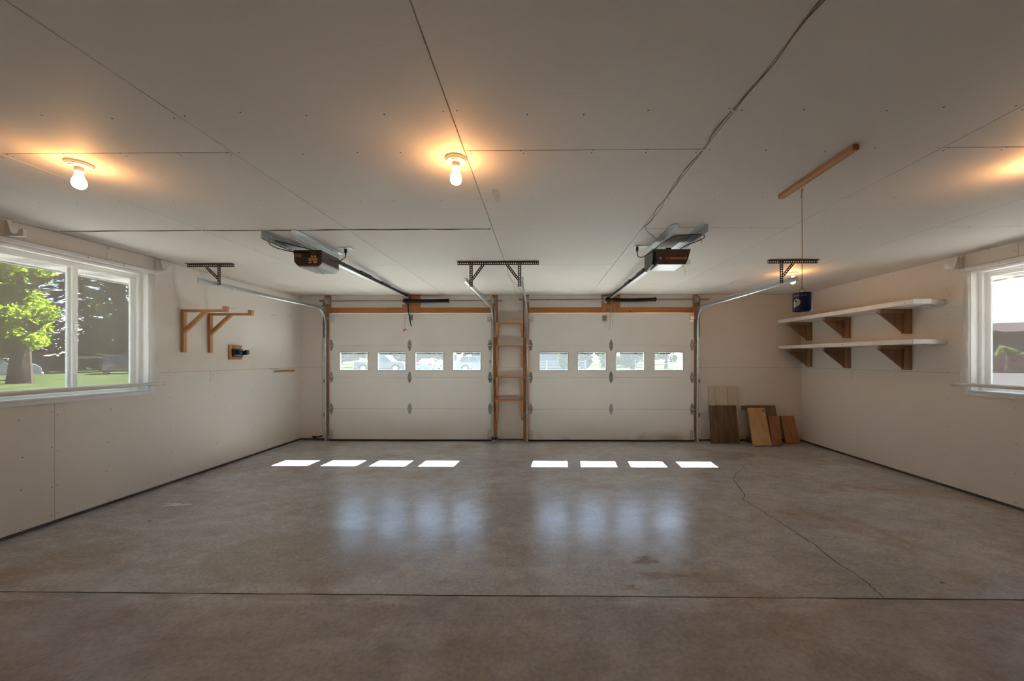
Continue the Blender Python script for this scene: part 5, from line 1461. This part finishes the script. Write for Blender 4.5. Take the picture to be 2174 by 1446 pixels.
# leaning birch
o = thing('birch_tree', (-8.9, 38.5, GZ), 'pale leaning birch trunk in front of the silver car', 'tree')
mb().tube([(-8.9, 38.5, GZ - .1), (-8.3, 38.5, .9), (-7.6, 38.5, 2.0), (-7.3, 38.5, 3.6), (-7.2, 38.5, 6)], [.16, .13, .11, .09, .04], 8, smooth_path=3).build('trunk', 'birch_bark', o)
mb().tube([(-8.6, 38.5, .4), (-8.75, 38.4, 1.4), (-8.7, 38.4, 2.6)], [.11, .09, .05], 8, smooth_path=3).build('side_trunk', 'birch_bark', o)
f = mb(); rb = random.Random(8)
for k in range(14): leaves(f, (-7.4 + rb.uniform(-1.5, 1.5), 38.5 + rb.uniform(-1.2, 1.2), 4.6 + rb.uniform(-.9, 1.8)), (.8, .8, .5), 120, .1, rb)
f = f.build('foliage', 'far_leaf', o); f['kind'] = 'stuff'
# blue-grey house beyond the right door
o = thing('house', (-.2, 52, GZ), 'blue-grey lap sided house seen through the first pane of right garage door', 'house')
mb().box(-4.0, 3.0, 52, 58, GZ, 3.4).build('wall', 'blue_siding', o)
sd = mb()
for k in range(17): sd.prism([(51.985, GZ + k * .2), (51.94, GZ + k * .2), (51.985, GZ + k * .2 + .195)], 'x', -4.0, 3.0)
sd = sd.build('lap_boards', 'blue_siding', o); sd['kind'] = 'stuff'
mb().prism([(51.4, 3.35), (55, 5.2), (58.6, 3.35)], 'x', -4.4, 3.4).build('roof', 'roof_shingle', o)
# rail fence by the house
o = thing('rail_fence', (1.8, 46, GZ), 'pale rail fence in front of the blue-grey house', 'fence')
for k in range(4): mb().bbox(-1.5 + k * 2.3 - .09, -1.5 + k * 2.3 + .09, 45.95, 46.05, GZ - .1, 1.15, .02).build('post', 'fence_grey', o)
for z in (.35, .7, 1.0): mb().box(-1.5, 5.4, 45.98, 46.02, z - .05, z + .05).build('rail', 'fence_grey', o)
gs = 'shrubs seen through the right garage door'
shrub(2.75, 43.4, .72, 3.4, 'yellow-green shrub right of the blue-grey house', 'shrub_leaf', 1600, 31, .12, gs)
shrub(5.55, 48.2, 1.25, 3.2, 'leafy bush filling the second pane of right garage door', 'far_leaf', 2400, 32, .12, gs)
shrub(8.6, 49.5, 1.15, 3.0, 'leafy bush right of the second pane of right garage door', 'shrub_leaf', 2200, 33, .12, gs)
shrub(12.0, 51.5, 1.5, 3.6, 'leafy bush filling the third pane of right garage door', 'far_leaf', 2600, 34, .13, gs)
broad_tree(17.6, 54.5, 8, 2.6, 'leafy tree seen through the fourth pane of right garage door', 'shrub_leaf', 4000, .18, 35, .2, 1.2, gr)
broad_tree(25.5, 60, 8, 2.8, 'leafy tree right of the fourth pane of right garage door', 'far_leaf', 4000, .18, 36, .2, .9, gr)
broad_tree(13.5, 70, 9, 5, 'leafy tree far behind the third pane bushes', 'far_leaf', 5000, .22, 37, .2, .6, gr)
o = thing('wire_fence', (14.5, 47, GZ), 'thin post fence on the lawn seen through the fourth pane', 'fence')
for x in (11.5, 13.7, 16.0, 18.3): mb().tube([(x, 47, GZ - .1), (x, 47, 1.25)], .05, 6).build('post', 'fence_grey', o)
for z in (.75, 1.15): mb().tube([(11.5, 47, z), (18.3, 47, z)], .02, 5).build('rail', 'fence_grey', o)
# right window: neighbour's house, fence, bush
o = thing('house', (60, 56, GZ), 'brown house with grey roof seen through the right window', 'house')
e1 = Vector((1, -.72, 0)).normalized(); base = Vector((58.2, 52.8, 0)); Mh = Matrix.Translation(base) @ Matrix.Rotation(math.atan2(e1.y, e1.x), 4, 'Z')
mb().box(-9, 12, 0, 9, GZ, 4.65, Mh).build('wall', 'brown_siding', o)
sd = mb()
for k in range(23): sd.prism([(-.015, GZ + k * .2), (-.06, GZ + k * .2), (-.015, GZ + k * .2 + .195)], 'x', -9, 12, Mh)
sd = sd.build('lap_boards', 'brown_siding', o); sd['kind'] = 'stuff'
mb().prism([(-1.0, 4.5), (-1.0, 4.7), (4.5, 6.25), (10, 4.7), (10, 4.5)], 'x', -10, 13, Mh).build('roof', 'roof_shingle', o)
mb().box(-10, 13, -1.08, -1.0, 4.35, 4.78, Mh).build('fascia', 'eave_green', o)
mb().prism([(-7.5, 4.45), (3.4, 4.45), (-2.0, 5.8)], 'y', -1.6, -1.15, Mh).build('gable', 'eave_green', o)
w_ = mb().box(-4.2, -2.6, -.09, -.02, 2.2, 3.3, Mh).build('window', 'soffit_white', o)
mb().box(-4.1, -2.7, -.10, -.085, 2.3, 3.2, Mh).build('pane', 'car_window', w_)
o = thing('board_fence', (46.5, 40, GZ), 'red-brown board fence seen through the right window', 'fence')
Mf = Matrix.Translation((46.6, 40.3, 0)) @ Matrix.Rotation(math.atan2(-.80, 1), 4, 'Z')
bd = mb(); rf = random.Random(5)
for k in range(90): bd.box(-9 + k * .2, -9 + k * .2 + .19, -.012, .012, GZ, 1.62 + rf.uniform(-.015, .015), Mf)
bd = bd.build('boards', 'fence_red', o); bd['kind'] = 'stuff'
for z in (.4, 1.3): mb().box(-9, 9, .012, .06, z - .05, z + .05, Mf).build('rail', 'fence_red', o)
shrub(50.3, 42.6, 1.25, 2.75, 'pale green bush above the red-brown fence', 'pale_shrub_leaf', 2600, 41, .13)
